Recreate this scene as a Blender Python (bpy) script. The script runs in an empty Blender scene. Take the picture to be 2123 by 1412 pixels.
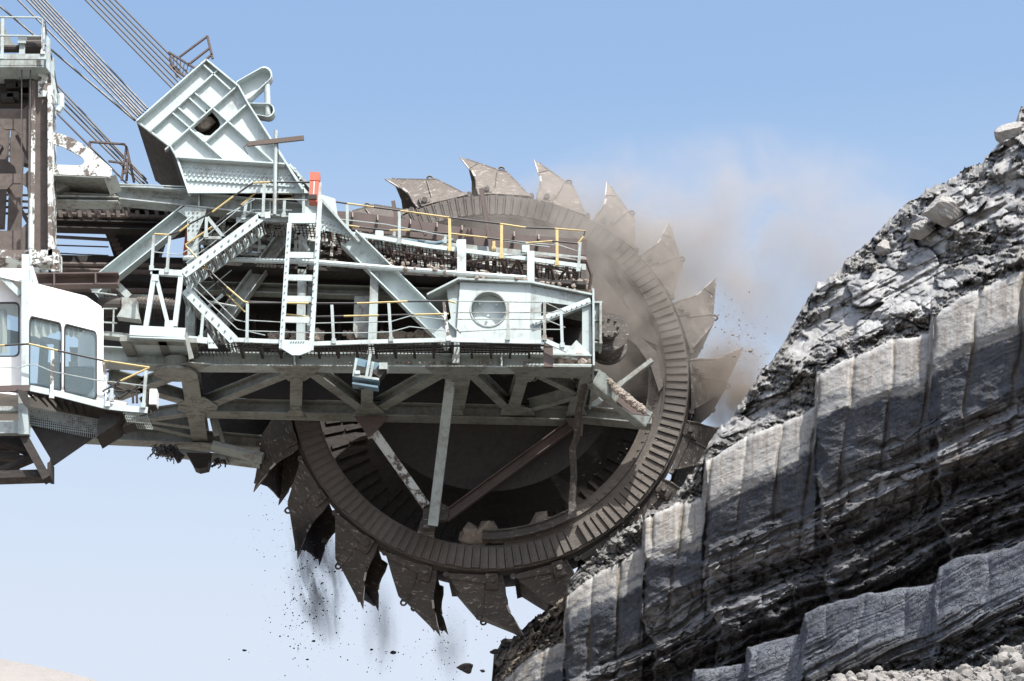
import bpy, math, random
import numpy as np
from mathutils import Vector, Matrix, Quaternion
from mathutils.geometry import tessellate_polygon

# ------------------------------------------------------------------ camera, sky, sun, exposure
FPX = 5290.0
PITCH = math.radians(20.5)
CZ = 1.7
SC = bpy.context.scene
cam_d = bpy.data.cameras.new('camera')
cam = bpy.data.objects.new('camera', cam_d)
SC.collection.objects.link(cam)
SC.camera = cam
cam.location = (0, 0, CZ)
cam.rotation_euler = (math.pi / 2 + PITCH, 0, 0)
cam_d.sensor_fit = 'HORIZONTAL'
cam_d.sensor_width = 36.0
cam_d.lens = 36.0 * FPX / 2123.0
cam_d.clip_start = 0.5
cam_d.clip_end = 8000

SUN_EL, SUN_AZ = 57.0, 33.0            # azimuth measured from the camera side (-Y) towards +X
el, az = math.radians(SUN_EL), math.radians(SUN_AZ)
S_DIR = Vector((math.cos(el) * math.sin(az), -math.cos(el) * math.cos(az), math.sin(el)))
world = bpy.data.worlds.new('World')
SC.world = world
world.use_nodes = True
wn = world.node_tree
wn.nodes.clear()
sky = wn.nodes.new('ShaderNodeTexSky')
sky.sky_type = 'NISHITA'
sky.sun_disc = False
sky.sun_elevation = el
sky.sun_rotation = math.radians(180.0 - SUN_AZ)
sky.altitude = 0
sky.air_density = 1.5
sky.dust_density = 5.0
sky.ozone_density = 4.0
bg = wn.nodes.new('ShaderNodeBackground')
bg.inputs['Strength'].default_value = 0.15
wo = wn.nodes.new('ShaderNodeOutputWorld')
gen = wn.nodes.new('ShaderNodeTexCoord'); sxyz = wn.nodes.new('ShaderNodeSeparateXYZ')
wn.links.new(gen.outputs['Generated'], sxyz.inputs[0])
hr = wn.nodes.new('ShaderNodeValToRGB')                 # pale dusty air low over the mine
hr.color_ramp.elements[0].position = 0.24; hr.color_ramp.elements[0].color = (.97, .97, .97, 1)
hr.color_ramp.elements[1].position = 0.44; hr.color_ramp.elements[1].color = (0, 0, 0, 1)
wn.links.new(sxyz.outputs[2], hr.inputs[0])
hm = wn.nodes.new('ShaderNodeMix'); hm.data_type = 'RGBA'
wn.links.new(hr.outputs[0], hm.inputs['Factor']); wn.links.new(sky.outputs[0], hm.inputs[6])
hm.inputs[7].default_value = (2.95, 3.28, 3.85, 1)
wn.links.new(hm.outputs[2], bg.inputs['Color'])
wn.links.new(bg.outputs[0], wo.inputs['Surface'])
sun_d = bpy.data.lights.new('sun', 'SUN')
sun_d.energy = 4.8
sun_d.angle = math.radians(0.5)
sun_d.color = (1.0, 0.955, 0.89)
sun = bpy.data.objects.new('sun', sun_d)
SC.collection.objects.link(sun)
sun.location = (30, -40, 90)
sun.rotation_euler = (-S_DIR).to_track_quat('-Z', 'Y').to_euler()
SC.view_settings.view_transform = 'Standard'
SC.view_settings.look = 'None'
SC.view_settings.gamma = 1
SC.view_settings.exposure = 0.7

random.seed(7)
RNG = np.random.default_rng(11)
R = random.Random(5)

# ------------------------------------------------------------------ measuring: a point of the photograph at a chosen real depth
SP, CP = math.sin(PITCH), math.cos(PITCH)
def ray(px, py):
    vx, vy = (px - 1061.5) / FPX, -(py - 706.0) / FPX
    return Vector((vx, CP - SP * vy, SP + CP * vy))
def P(px, py, Y):
    d = ray(px, py)
    t = Y / d.y
    return Vector((d.x * t, Y, CZ + d.z * t))
def PZ(px, py, z):
    d = ray(px, py)
    t = (z - CZ) / d.z
    return Vector((d.x * t, d.y * t, z))
def mpp(p):                                # metres per photograph pixel at a world point
    return (p.y * CP + (p.z - CZ) * SP) / FPX

# ------------------------------------------------------------------ mesh builder
def newell(pts):
    n = Vector((0, 0, 0))
    for i in range(len(pts)):
        a, b = pts[i], pts[(i + 1) % len(pts)]
        n += Vector(((a.y - b.y) * (a.z + b.z), (a.z - b.z) * (a.x + b.x), (a.x - b.x) * (a.y + b.y)))
    return n
class MB:
    def __init__(self):
        self.v, self.f, self.m = [], [], []
        self.grp = []
        self.cm = 0
    def add(self, vs, fs, m=None):
        o = len(self.v)
        self.v.extend([tuple(v) for v in vs])
        self.f.extend([tuple(i + o for i in f) for f in fs])
        self.m.extend([self.cm if m is None else m] * len(fs))
        self.grp.append((o, len(self.v), len(self.f) - len(fs), len(self.f)))
        return self
    def clusters(self, tol=0.03):
        n = len(self.grp)
        V = np.array(self.v)
        bb = [(V[a:b].min(0) - tol, V[a:b].max(0) + tol) for a, b, _, _ in self.grp]
        par = list(range(n))
        def find(i):
            while par[i] != i: par[i] = par[par[i]]; i = par[i]
            return i
        for i in range(n):
            for j in range(i):
                if (bb[i][0] <= bb[j][1]).all() and (bb[j][0] <= bb[i][1]).all(): par[find(i)] = find(j)
        res = {}
        for i in range(n): res.setdefault(find(i), []).append(i)
        out = []
        for ids in res.values():
            q = MB()
            for i in ids:
                a, b, fa, fb = self.grp[i]
                o = len(q.v); q.v += self.v[a:b]
                q.f += [tuple(k - a + o for k in f) for f in self.f[fa:fb]]; q.m += self.m[fa:fb]
            out.append(q)
        return out
    def prism(self, pts, off, m=None):
        """closed convex-ish outline (list of Vector) swept by the vector off"""
        n = len(pts)
        off = Vector(off)
        if newell(pts).dot(off) > 0:
            pts = list(reversed(pts))
        fs = [tuple(range(n)), tuple(reversed(range(n, 2 * n)))]
        fs += [(i, i + n, (i + 1) % n + n, (i + 1) % n) for i in range(n)]
        return self.add(list(pts) + [p + off for p in pts], fs, m)
    def holed(self, outer, holes, off, m=None):
        off = Vector(off)
        loops = [list(outer)] + [list(h) for h in holes]
        if newell(loops[0]).dot(off) > 0: loops[0].reverse()
        for k in range(1, len(loops)):
            if newell(loops[k]).dot(off) < 0: loops[k].reverse()
        flat = [p for l in loops for p in l]
        N = len(flat)
        tris = tessellate_polygon([[Vector(p) for p in l] for l in loops])
        nrm = off
        fs = []
        for t in tris:
            a, b, c = (flat[i] for i in t)
            if (b - a).cross(c - a).dot(nrm) > 0: t = (t[0], t[2], t[1])
            fs.append(tuple(t)); fs.append((t[2] + N, t[1] + N, t[0] + N))
        o = 0
        for l in loops:
            n = len(l)
            fs += [(o + i, o + i + N, o + (i + 1) % n + N, o + (i + 1) % n) for i in range(n)]
            o += n
        return self.add(flat + [p + off for p in flat], fs, m)
    def box(self, c, s, m=None, rot=None):
        c = Vector(c); hx, hy, hz = s[0] / 2, s[1] / 2, s[2] / 2
        vs = [Vector((x, y, z)) for x in (-hx, hx) for y in (-hy, hy) for z in (-hz, hz)]
        if rot is not None: vs = [rot @ v for v in vs]
        fs = [(0, 1, 3, 2), (4, 6, 7, 5), (0, 4, 5, 1), (2, 3, 7, 6), (0, 2, 6, 4), (1, 5, 7, 3)]
        return self.add([c + v for v in vs], fs, m)
    def frame(self, A, B, up=None):
        d = (B - A)
        L = d.length
        d = d / L
        if up is None:
            side = Vector((0, 1, 0))
            if abs(d.y) > 0.92: side = Vector((1, 0, 0))
            u = d.cross(side).normalized()
            if u.z < 0 or (abs(u.z) < 1e-6 and u.x < 0): u = -u
        else:
            u = (Vector(up) - d * Vector(up).dot(d)).normalized()
        s = u.cross(d).normalized()
        if s.y < 0: s = -s
        return d, L, u, s
    def bar(self, A, B, h, w, m=None, up=None, du=0.0, ds=0.0):
        """solid bar; A, B on its near face; h across (in the picture plane), w deep"""
        d, L, u, s = self.frame(A, B, up)
        o = u * du + s * ds
        pts = [A + o + u * h / 2, A + o - u * h / 2, A + o - u * h / 2 + s * w, A + o + u * h / 2 + s * w]
        return self.prism(pts, B - A, m)
    def ibeam(self, A, B, h, w, prof='I', t=0.03, m=None, up=None):
        """rolled section: flanges (w deep) above and below a web; C = web at the back, D = web at the front"""
        self.bar(A, B, t, w, m, up, du=h / 2 - t / 2)
        self.bar(A, B, t, w, m, up, du=-h / 2 + t / 2)
        ds = {'I': w / 2 - t / 2, 'C': w - t, 'D': 0.004}[prof]
        self.bar(A, B, h - 2 * t, t, m, up, ds=ds)
        if prof == 'D': pass
        return self
    def tube(self, pts, r, n=7, m=None, mats=None, step=None):
        """round bar along points; mats + step alternate the paint every step metres"""
        pts = [Vector(p) for p in pts]
        if step:
            out = []
            for a, b in zip(pts[:-1], pts[1:]):
                k = max(1, round((b - a).length / step))
                out += [a.lerp(b, i / k) for i in range(k)]
            pts = out + [pts[-1]]
        o = len(self.v); f_0 = len(self.f)
        prev = None
        for i, p in enumerate(pts):
            if i == 0: d = pts[1] - p
            elif i == len(pts) - 1: d = p - pts[i - 1]
            else: d = (pts[i + 1] - p).normalized() + (p - pts[i - 1]).normalized()
            d.normalize()
            if prev is None:
                a = Vector((0, 0, 1)) if abs(d.z) < 0.9 else Vector((1, 0, 0))
                u = a.cross(d).normalized()
            else:
                u = (prev - d * prev.dot(d)).normalized()
            prev = u
            w = d.cross(u)
            self.v.extend([tuple(p + (u * math.cos(2 * math.pi * k / n) + w * math.sin(2 * math.pi * k / n)) * r) for k in range(n)])
        for i in range(len(pts) - 1):
            mm = self.cm if m is None else m
            if mats: mm = mats[i % len(mats)]
            for k in range(n):
                self.f.append((o + i * n + k, o + i * n + (k + 1) % n, o + (i + 1) * n + (k + 1) % n, o + (i + 1) * n + k))
                self.m.append(mm)
        self.f.append(tuple(reversed(range(o, o + n)))); self.m.append(self.m[-1])
        e = o + (len(pts) - 1) * n
        self.f.append(tuple(range(e, e + n))); self.m.append(self.m[-1])
        self.grp.append((o, len(self.v), f_0, len(self.f)))
        return self
    def cyl(self, A, B, r, n=20, m=None, r2=None):
        A, B = Vector(A), Vector(B)
        d = (B - A).normalized()
        a = Vector((0, 0, 1)) if abs(d.z) < 0.9 else Vector((1, 0, 0))
        u = a.cross(d).normalized(); w = d.cross(u)
        r2 = r if r2 is None else r2
        vs = []
        for c, rr in ((A, r), (B, r2)):
            vs += [c + (u * math.cos(2 * math.pi * k / n) + w * math.sin(2 * math.pi * k / n)) * rr for k in range(n)]
        fs = [tuple(reversed(range(n))), tuple(range(n, 2 * n))]
        fs += [(k, (k + 1) % n, (k + 1) % n + n, k + n) for k in range(n)]
        return self.add(vs, fs, m)
    def rock(self, c, r, m=None, sq=(1, 1, 1), rg=R):
        """angular stone"""
        g = (1 + 5 ** 0.5) / 2
        base = [(-1, g, 0), (1, g, 0), (-1, -g, 0), (1, -g, 0), (0, -1, g), (0, 1, g), (0, -1, -g), (0, 1, -g), (g, 0, -1), (g, 0, 1), (-g, 0, -1), (-g, 0, 1)]
        fs = [(0, 11, 5), (0, 5, 1), (0, 1, 7), (0, 7, 10), (0, 10, 11), (1, 5, 9), (5, 11, 4), (11, 10, 2), (10, 7, 6), (7, 1, 8), (3, 9, 4), (3, 4, 2), (3, 2, 6), (3, 6, 8), (3, 8, 9), (4, 9, 5), (2, 4, 11), (6, 2, 10), (8, 6, 7), (9, 8, 1)]
        q = Quaternion((rg.uniform(-1, 1), rg.uniform(-1, 1), rg.uniform(-1, 1)), rg.uniform(0, 6.28)) if True else None
        q.normalize()
        vs = []
        for b in base:
            k = rg.uniform(0.7, 1.15) * r / 1.9
            v = Vector((b[0] * sq[0], b[1] * sq[1], b[2] * sq[2])) * k
            vs.append(Vector(c) + q @ v)
        return self.add(vs, fs, m)

def cut_stone(seed, sub=3, cuts=9):
    """unit boulder: a ball sliced by random planes, edges worn by noise"""
    import bmesh
    rr = random.Random(seed)
    bm = bmesh.new(); bmesh.ops.create_icosphere(bm, subdivisions=sub, radius=1.0)
    V = [v.co.copy() for v in bm.verts]; Fc = [tuple(v.index for v in f.verts) for f in bm.faces]; bm.free()
    pl = []
    for k in range(cuts):
        n = Vector((rr.gauss(0, 1), rr.gauss(0, 1), rr.gauss(0, 1))).normalized(); pl.append((n, rr.uniform(.48, .8)))
    out = []
    for v in V:
        for n, d in pl:
            e = v.dot(n) - d
            if e > 0: v = v - n * e
        k = 1 + .035 * math.sin(v.x * 9 + seed) * math.sin(v.y * 11) + .03 * math.sin(v.z * 17 + v.x * 13)
        out.append(v * k)
    return out, Fc
def props(o, label=None, cat=None, group=None, kind=None):
    if label: o['label'] = label
    if cat: o['category'] = cat
    if group: o['group'] = group
    if kind: o['kind'] = kind
    return o
WORG = {}
def build(name, mb, mats, parent=None, smooth=False, origin=None):
    me = bpy.data.meshes.new(name)
    V = np.array(mb.v, dtype=float)
    if origin is None:
        origin = Vector(((V[:, 0].min() + V[:, 0].max()) / 2, (V[:, 1].min() + V[:, 1].max()) / 2, V[:, 2].min()))
    V = V - np.array(origin)
    me.from_pydata(V.tolist(), [], mb.f)
    if not isinstance(mats, (list, tuple)): mats = [mats]
    for m in mats: me.materials.append(m)
    if len(mats) > 1: me.polygons.foreach_set('material_index', mb.m)
    if smooth: me.polygons.foreach_set('use_smooth', [True] * len(me.polygons))
    me.update()
    o = bpy.data.objects.new(name, me)
    SC.collection.objects.link(o)
    WORG[o.name] = Vector(origin)
    if parent is not None:
        o.parent = parent
        o.location = Vector(origin) - WORG[parent.name]
    else:
        o.location = origin
    return o
def empty(name, loc, **k):
    o = bpy.data.objects.new(name, None)
    SC.collection.objects.link(o)
    o.location = loc
    o.empty_display_size = 0.5
    WORG[o.name] = Vector(loc)
    return props(o, **k)

# ------------------------------------------------------------------ materials
def mat(name):
    m = bpy.data.materials.new(name)
    m.use_nodes = True
    nt = m.node_tree
    nt.nodes.clear()
    out = nt.nodes.new('ShaderNodeOutputMaterial')
    b = nt.nodes.new('ShaderNodeBsdfPrincipled')
    nt.links.new(b.outputs[0], out.inputs[0])
    return m, nt, b, out
def N(nt, t, **k):
    n = nt.nodes.new(t)
    for a, v in k.items():
        if a in n.inputs.keys() if hasattr(n.inputs, 'keys') else False: n.inputs[a].default_value = v
        else: setattr(n, a, v)
    return n
def coords(nt, scale=(1, 1, 1), rnd=True):
    tc = nt.nodes.new('ShaderNodeTexCoord')
    mp = nt.nodes.new('ShaderNodeMapping')
    mp.inputs['Scale'].default_value = scale
    nt.links.new(tc.outputs['Object'], mp.inputs[0])
    if rnd:
        oi = nt.nodes.new('ShaderNodeObjectInfo')
        vm = nt.nodes.new('ShaderNodeVectorMath'); vm.operation = 'SCALE'
        vm.inputs[0].default_value = (37, 53, 71)
        nt.links.new(oi.outputs['Random'], vm.inputs['Scale'])
        nt.links.new(vm.outputs[0], mp.inputs['Location'])
    return mp.outputs[0]
def noise(nt, co, scale, detail=5, rough=0.6, dist=0.0):
    n = nt.nodes.new('ShaderNodeTexNoise')
    n.inputs['Scale'].default_value = scale
    n.inputs['Detail'].default_value = detail
    n.inputs['Roughness'].default_value = rough
    n.inputs['Distortion'].default_value = dist
    nt.links.new(co, n.inputs['Vector'])
    return n.outputs['Fac']
def ramp(nt, f, a, b, ca=(0, 0, 0, 1), cb=(1, 1, 1, 1)):
    r = nt.nodes.new('ShaderNodeValToRGB')
    r.color_ramp.elements[0].position = a; r.color_ramp.elements[0].color = ca
    r.color_ramp.elements[1].position = b; r.color_ramp.elements[1].color = cb
    nt.links.new(f, r.inputs[0])
    return r.outputs[0]
def mix(nt, f, a, b, mode='MIX'):
    m = nt.nodes.new('ShaderNodeMix'); m.data_type = 'RGBA'; m.blend_type = mode
    for s, v in ((m.inputs['Factor'], f), (m.inputs[6], a), (m.inputs[7], b)):
        if hasattr(v, 'is_linked'): nt.links.new(v, s)
        elif isinstance(v, (int, float)): s.default_value = v
        else: s.default_value = (*v, 1) if len(v) == 3 else v
    return m.outputs[2]
def math_(nt, op, a, b=None):
    m = nt.nodes.new('ShaderNodeMath'); m.operation = op; m.use_clamp = False
    for s, v in zip(m.inputs, (a, b)):
        if v is None: continue
        if hasattr(v, 'is_linked'): nt.links.new(v, s)
        else: s.default_value = v
    return m.outputs[0]
def bump(nt, h, b, strength=0.3, dist=0.02):
    n = nt.nodes.new('ShaderNodeBump')
    n.inputs['Strength'].default_value = strength
    n.inputs['Distance'].default_value = dist
    nt.links.new(h, n.inputs['Height'])
    nt.links.new(n.outputs[0], b.inputs['Normal'])
def topdust(nt, col, dust, amount=1.0, lo=0.45, hi=0.85):
    g = nt.nodes.new('ShaderNodeNewGeometry')
    s = nt.nodes.new('ShaderNodeSeparateXYZ')
    nt.links.new(g.outputs['Normal'], s.inputs[0])
    f = ramp(nt, s.outputs[2], lo, hi)
    f2 = math_(nt, 'MULTIPLY', f, amount)
    return mix(nt, f2, col, dust)
def painted(name, base, dirt=(0.16, 0.135, 0.115), rust=(0.13, 0.055, 0.035), dirt_lo=0.52, dirt_hi=0.75, rust_lo=0.66, rust_hi=0.7, rough=0.5, dusty=0.85, streak=0.5, dust_c=(0.3, 0.26, 0.22)):
    m, nt, b, out = mat(name)
    co = coords(nt)
    cs = coords(nt, (9, 9, 0.7))
    n1 = noise(nt, co, 1.3, 6, 0.65)
    n2 = noise(nt, co, 7.0, 5, 0.7)
    n3 = noise(nt, cs, 1.6, 4, 0.6)
    tint = mix(nt, ramp(nt, n1, 0.3, 0.7), base, [c * 0.86 for c in base])
    st = math_(nt, 'MULTIPLY', ramp(nt, n3, 0.52, 0.78), ramp(nt, n1, 0.35, 0.6))
    c1 = mix(nt, math_(nt, 'MULTIPLY', st, streak), tint, dirt)
    df = ramp(nt, math_(nt, 'ADD', math_(nt, 'MULTIPLY', n1, 0.55), math_(nt, 'MULTIPLY', n2, 0.45)), dirt_lo, dirt_hi)
    c2 = mix(nt, df, c1, dirt)
    rf = ramp(nt, math_(nt, 'ADD', math_(nt, 'MULTIPLY', n2, 0.7), math_(nt, 'MULTIPLY', n1, 0.3)), rust_lo, rust_hi)
    c3 = mix(nt, rf, c2, rust)
    c4 = topdust(nt, c3, dust_c, dusty)
    nt.links.new(c4, b.inputs['Base Color'])
    nt.links.new(ramp(nt, n2, 0.3, 0.75, (rough - .12,) * 3 + (1,), (rough + .2,) * 3 + (1,)), b.inputs['Roughness'])
    bump(nt, math_(nt, 'ADD', n2, rf), b, 0.25, 0.01)
    return m
M = {}
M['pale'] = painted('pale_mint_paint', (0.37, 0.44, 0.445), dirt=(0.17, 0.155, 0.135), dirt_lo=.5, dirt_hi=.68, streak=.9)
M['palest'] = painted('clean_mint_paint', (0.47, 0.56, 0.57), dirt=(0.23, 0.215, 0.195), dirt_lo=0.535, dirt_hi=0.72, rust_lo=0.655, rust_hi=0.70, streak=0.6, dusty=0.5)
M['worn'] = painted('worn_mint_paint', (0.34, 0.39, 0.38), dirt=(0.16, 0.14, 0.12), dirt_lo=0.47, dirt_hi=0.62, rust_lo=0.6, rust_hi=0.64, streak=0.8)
M['shade'] = painted('weathered_shaded_paint', (0.235, 0.26, 0.24), dirt=(0.10, 0.088, 0.075), dirt_lo=0.47, dirt_hi=0.68, streak=0.8)  # mint paint darkened: shade put into the colour of undersides and interior beams
M['brown'] = painted('brown_dust_caked_steel', (0.105, 0.085, 0.075), dirt=(0.06, 0.05, 0.045), rust=(0.42, 0.45, 0.44), dirt_lo=0.45, dirt_hi=0.7, rust_lo=0.68, rust_hi=0.7, rough=0.75, streak=0.3, dust_c=(0.16, 0.135, 0.115))
M['patchy'] = painted('peeling_pale_paint_over_brown', (0.62, 0.68, 0.67), dirt=(0.11, 0.09, 0.08), dirt_lo=0.49, dirt_hi=0.53, rough=0.7, streak=0.6)
M['rusty'] = painted('rusty_brown_steel', (0.095, 0.07, 0.064), dirt=(0.055, 0.046, 0.042), rust=(0.2, 0.1, 0.06), rough=0.6, dusty=0.6)
M['dark'] = painted('grimy_shaded_steel', (0.028, 0.025, 0.023), dirt=(0.016, 0.014, 0.013), rust=(0.07, 0.05, 0.038), rough=0.7, dusty=0.6)  # base darkened further to stand in for shade inside the boom
M['white'] = painted('white_cab_paint', (0.84, 0.85, 0.84), dirt=(0.5, 0.47, 0.43), dirt_lo=0.66, dirt_hi=0.9, rust_lo=0.8, rust_hi=0.85, streak=0.12, dusty=0.3, rough=0.4)
M['yellow'] = painted('yellow_rail_paint', (0.54, 0.43, 0.19), dirt=(0.2, 0.15, 0.07), dirt_lo=0.56, dirt_hi=0.7, dusty=0.3)
M['black'] = painted('black_rail_paint', (0.035, 0.035, 0.04), dirt=(0.1, 0.09, 0.08), dusty=0.4)
M['red'] = painted('red_box_paint', (0.55, 0.13, 0.08), dirt=(0.6, 0.55, 0.5), dirt_lo=0.58, dirt_hi=0.7, dusty=0.3)
M['cable'] = painted('greased_wire_rope', (0.075, 0.07, 0.068), dirt=(0.05, 0.045, 0.04), rough=0.45, dusty=0.2)
M['blue'] = painted('blue_floodlight_paint', (0.12, 0.21, 0.27), dirt=(0.1, 0.1, 0.1), dusty=0.3)
M['rubber'] = painted('black_rubber', (0.03, 0.03, 0.032), dirt=(0.08, 0.07, 0.06))
M['wood'] = painted('old_wood_board', (0.10, 0.075, 0.06), dirt=(0.05, 0.04, 0.035), rust=(0.2, 0.17, 0.14), dusty=0.4)
M['cloth'] = painted('cream_curtain_cloth', (0.62, 0.56, 0.48), dirt=(0.45, 0.4, 0.34), rough=0.9)

def wheel_mat(name, base, dust_c, dusty, scratch=0.55, lo=0.62):
    m, nt, b, out = mat(name)
    co = coords(nt)
    cs = coords(nt, (1.0, 1.0, 3.2))
    n1 = noise(nt, co, 1.1, 6, 0.65)
    n2 = noise(nt, cs, 5.5, 6, 0.75, 0.6)
    n3 = noise(nt, co, 26, 3, 0.6)
    c = mix(nt, ramp(nt, n1, 0.32, 0.68), base, [x * 0.62 for x in base])
    c = mix(nt, math_(nt, 'MULTIPLY', ramp(nt, n2, lo, lo + 0.05), scratch), c, (0.42, 0.385, 0.35))
    c = mix(nt, math_(nt, 'MULTIPLY', ramp(nt, n3, 0.5, 0.75), 0.5), c, [x * 0.5 for x in base])
    c = topdust(nt, c, dust_c, dusty, 0.1, 0.8)
    nt.links.new(c, b.inputs['Base Color'])
    b.inputs['Metallic'].default_value = 0.15
    nt.links.new(ramp(nt, n2, 0.4, 0.75, (.8, .8, .8, 1), (.45, .45, .45, 1)), b.inputs['Roughness'])
    bump(nt, math_(nt, 'ADD', n2, math_(nt, 'MULTIPLY', n3, 0.5)), b, 0.5, 0.02)
    return m
M['bucket'] = wheel_mat('scuffed_bucket_steel', (0.090, 0.081, 0.074), (0.27, 0.235, 0.205), 0.7, .75, .58)
M['ring'] = wheel_mat('dusty_ring_steel', (0.135, 0.121, 0.109), (0.30, 0.26, 0.22), 0.85, 0.3)
M['body'] = wheel_mat('dark_wheel_body_steel', (0.034, 0.029, 0.026), (0.08, 0.068, 0.06), 0.3, 0.15)  # near-black base and thin dust stand in for shade inside the wheel
M['tooth'] = wheel_mat('bright_worn_tooth_steel', (0.62, 0.59, 0.56), (0.6, 0.57, 0.54), 0.3, 0.0, 0.5)

m, nt, b, out = mat('cab_glass')
b.inputs['Base Color'].default_value = (0.35, 0.45, 0.5, 1)
b.inputs['Roughness'].default_value = 0.06
b.inputs['IOR'].default_value = 1.45
tr = nt.nodes.new('ShaderNodeBsdfTransparent'); tr.inputs[0].default_value = (0.88, 0.93, 0.94, 1)
ms = nt.nodes.new('ShaderNodeMixShader'); ms.inputs[0].default_value = 0.16
nt.links.new(tr.outputs[0], ms.inputs[1]); nt.links.new(b.outputs[0], ms.inputs[2]); nt.links.new(ms.outputs[0], out.inputs[0])
M['glass'] = m

def soil(name, c1, c2, scale=3.0, rough=0.95, bs=0.8, bd=0.06):
    m, nt, b, out = mat(name)
    co = coords(nt)
    n1 = noise(nt, co, scale, 8, 0.7); n2 = noise(nt, co, scale * 9, 4, 0.7)
    nt.links.new(mix(nt, ramp(nt, math_(nt, 'ADD', math_(nt, 'MULTIPLY', n1, .6), math_(nt, 'MULTIPLY', n2, .4)), .38, .62), c1, c2), b.inputs['Base Color'])
    b.inputs['Roughness'].default_value = rough
    bump(nt, math_(nt, 'ADD', n1, math_(nt, 'MULTIPLY', n2, 0.4)), b, bs, bd)
    return m
M['clod'] = soil('grey_brown_clod', (0.20, 0.17, 0.145), (0.34, 0.30, 0.26), 8)
M['coal'] = soil('black_clod', (0.010, 0.009, 0.009), (0.022, 0.02, 0.02), 8)
M['stone'] = soil('pale_grey_stone', (0.15, 0.145, 0.137), (0.30, 0.29, 0.275), 5)
M['boulder'] = soil('pale_boulder_rock', (0.22, 0.215, 0.205), (0.36, 0.35, 0.335), 3, bs=.9)
M['ground'] = soil('tan_mine_floor', (0.14, 0.12, 0.10), (0.18, 0.155, 0.13), 0.3, bd=0.2)
M['hill'] = soil('pale_spoil', (0.19, 0.178, 0.168), (0.225, 0.212, 0.20), 0.05, bd=0.5)
#@@PART2
# ------------------------------------------------------------------ numpy noise
def vnoise(x, y, seed):
    g = np.random.default_rng(seed).random((256, 256))
    xi = np.floor(x).astype(int); yi = np.floor(y).astype(int)
    fx = x - xi; fy = y - yi
    fx = fx * fx * (3 - 2 * fx); fy = fy * fy * (3 - 2 * fy)
    a = g[xi & 255, yi & 255]; b = g[(xi + 1) & 255, yi & 255]
    c = g[xi & 255, (yi + 1) & 255]; d = g[(xi + 1) & 255, (yi + 1) & 255]
    return (a * (1 - fx) + b * fx) * (1 - fy) + (c * (1 - fx) + d * fx) * fy
def fbm(x, y, seed, o=5, g=0.5):
    s = 0; a = 1; t = 0
    for i in range(o):
        s = s + a * vnoise(x * 2 ** i + 17 * i, y * 2 ** i + 31 * i, seed + i); t += a; a *= g
    return s / t
def facets(x, y, seed, tilt=1.0):
    """broken-rock relief: every cell is a tilted flat facet of its own height; also the distance to the cell's border"""
    r = np.random.default_rng(seed)
    jx, jy, h, tx, ty = (r.random((128, 128)) for _ in range(5))
    xi = np.floor(x).astype(int); yi = np.floor(y).astype(int)
    best = np.full(x.shape, 9.0); sec = np.full(x.shape, 9.0); val = np.zeros(x.shape)
    for dx in (-1, 0, 1):
        for dy in (-1, 0, 1):
            a, b = (xi + dx) & 127, (yi + dy) & 127
            cx, cy = xi + dx + jx[a, b], yi + dy + jy[a, b]
            d = (x - cx) ** 2 + (y - cy) ** 2
            v = h[a, b] + tilt * ((tx[a, b] - .5) * (x - cx) + (ty[a, b] - .5) * (y - cy))
            w = d < best
            sec = np.where(w, best, np.minimum(sec, d)); best = np.where(w, d, best); val = np.where(w, v, val)
    return val, np.sqrt(sec) - np.sqrt(best)
def sstep(a, b, x):
    t = np.clip((x - a) / (b - a), 0, 1)
    return t * t * (3 - 2 * t)

# ------------------------------------------------------------------ ground and the far spoil heap
def sheet(name, xs, ys, zf, material):
    mb = MB()
    for y in ys:
        for x in xs: mb.v.append((x, y, zf(x, y)))
    n = len(xs)
    for j in range(len(ys) - 1):
        for i in range(n - 1):
            mb.f.append((j * n + i, j * n + i + 1, (j + 1) * n + i + 1, (j + 1) * n + i)); mb.m.append(0)
    return build(name, mb, material, smooth=True, origin=Vector((0, 0, 0)))
gx = sorted(set([-4000, -2000, -1000, -500] + list(range(-250, 251, 25)) + [500, 1000, 2000, 4000]))
props(sheet('ground', gx, gx, lambda x, y: 0.35 * math.sin(x * .07) * math.cos(y * .05), M['ground']), kind='structure')
HXA, HXB = P(0, 1366, 330), P(215, 1413, 330)
HXP = ([-400, -160, HXA.x, HXA.x + 5, HXB.x, HXB.x + 6, HXB.x + 20, 60], [0, HXA.z + 5, HXA.z, HXA.z - .9, HXB.z, HXB.z - 4, HXB.z - 20, -2])
def hz(x, y):
    k = max(0.0, 1 - abs(y - 330) / (170.0 if y < 330 else 300.0))
    return -2 + (float(np.interp(x, *HXP)) + 2) * (k ** 2.0) + (.25 * math.sin(x * .7 + y * .13) * math.sin(y * .21) if 100 < y < 600 else 0)
props(sheet('hill', [-400 + i * 20.0 for i in range(13)] + [-150 + i * 2.5 for i in range(85)], [155 + i * 12.5 for i in range(40)], hz, M['hill']), kind='structure')

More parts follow.
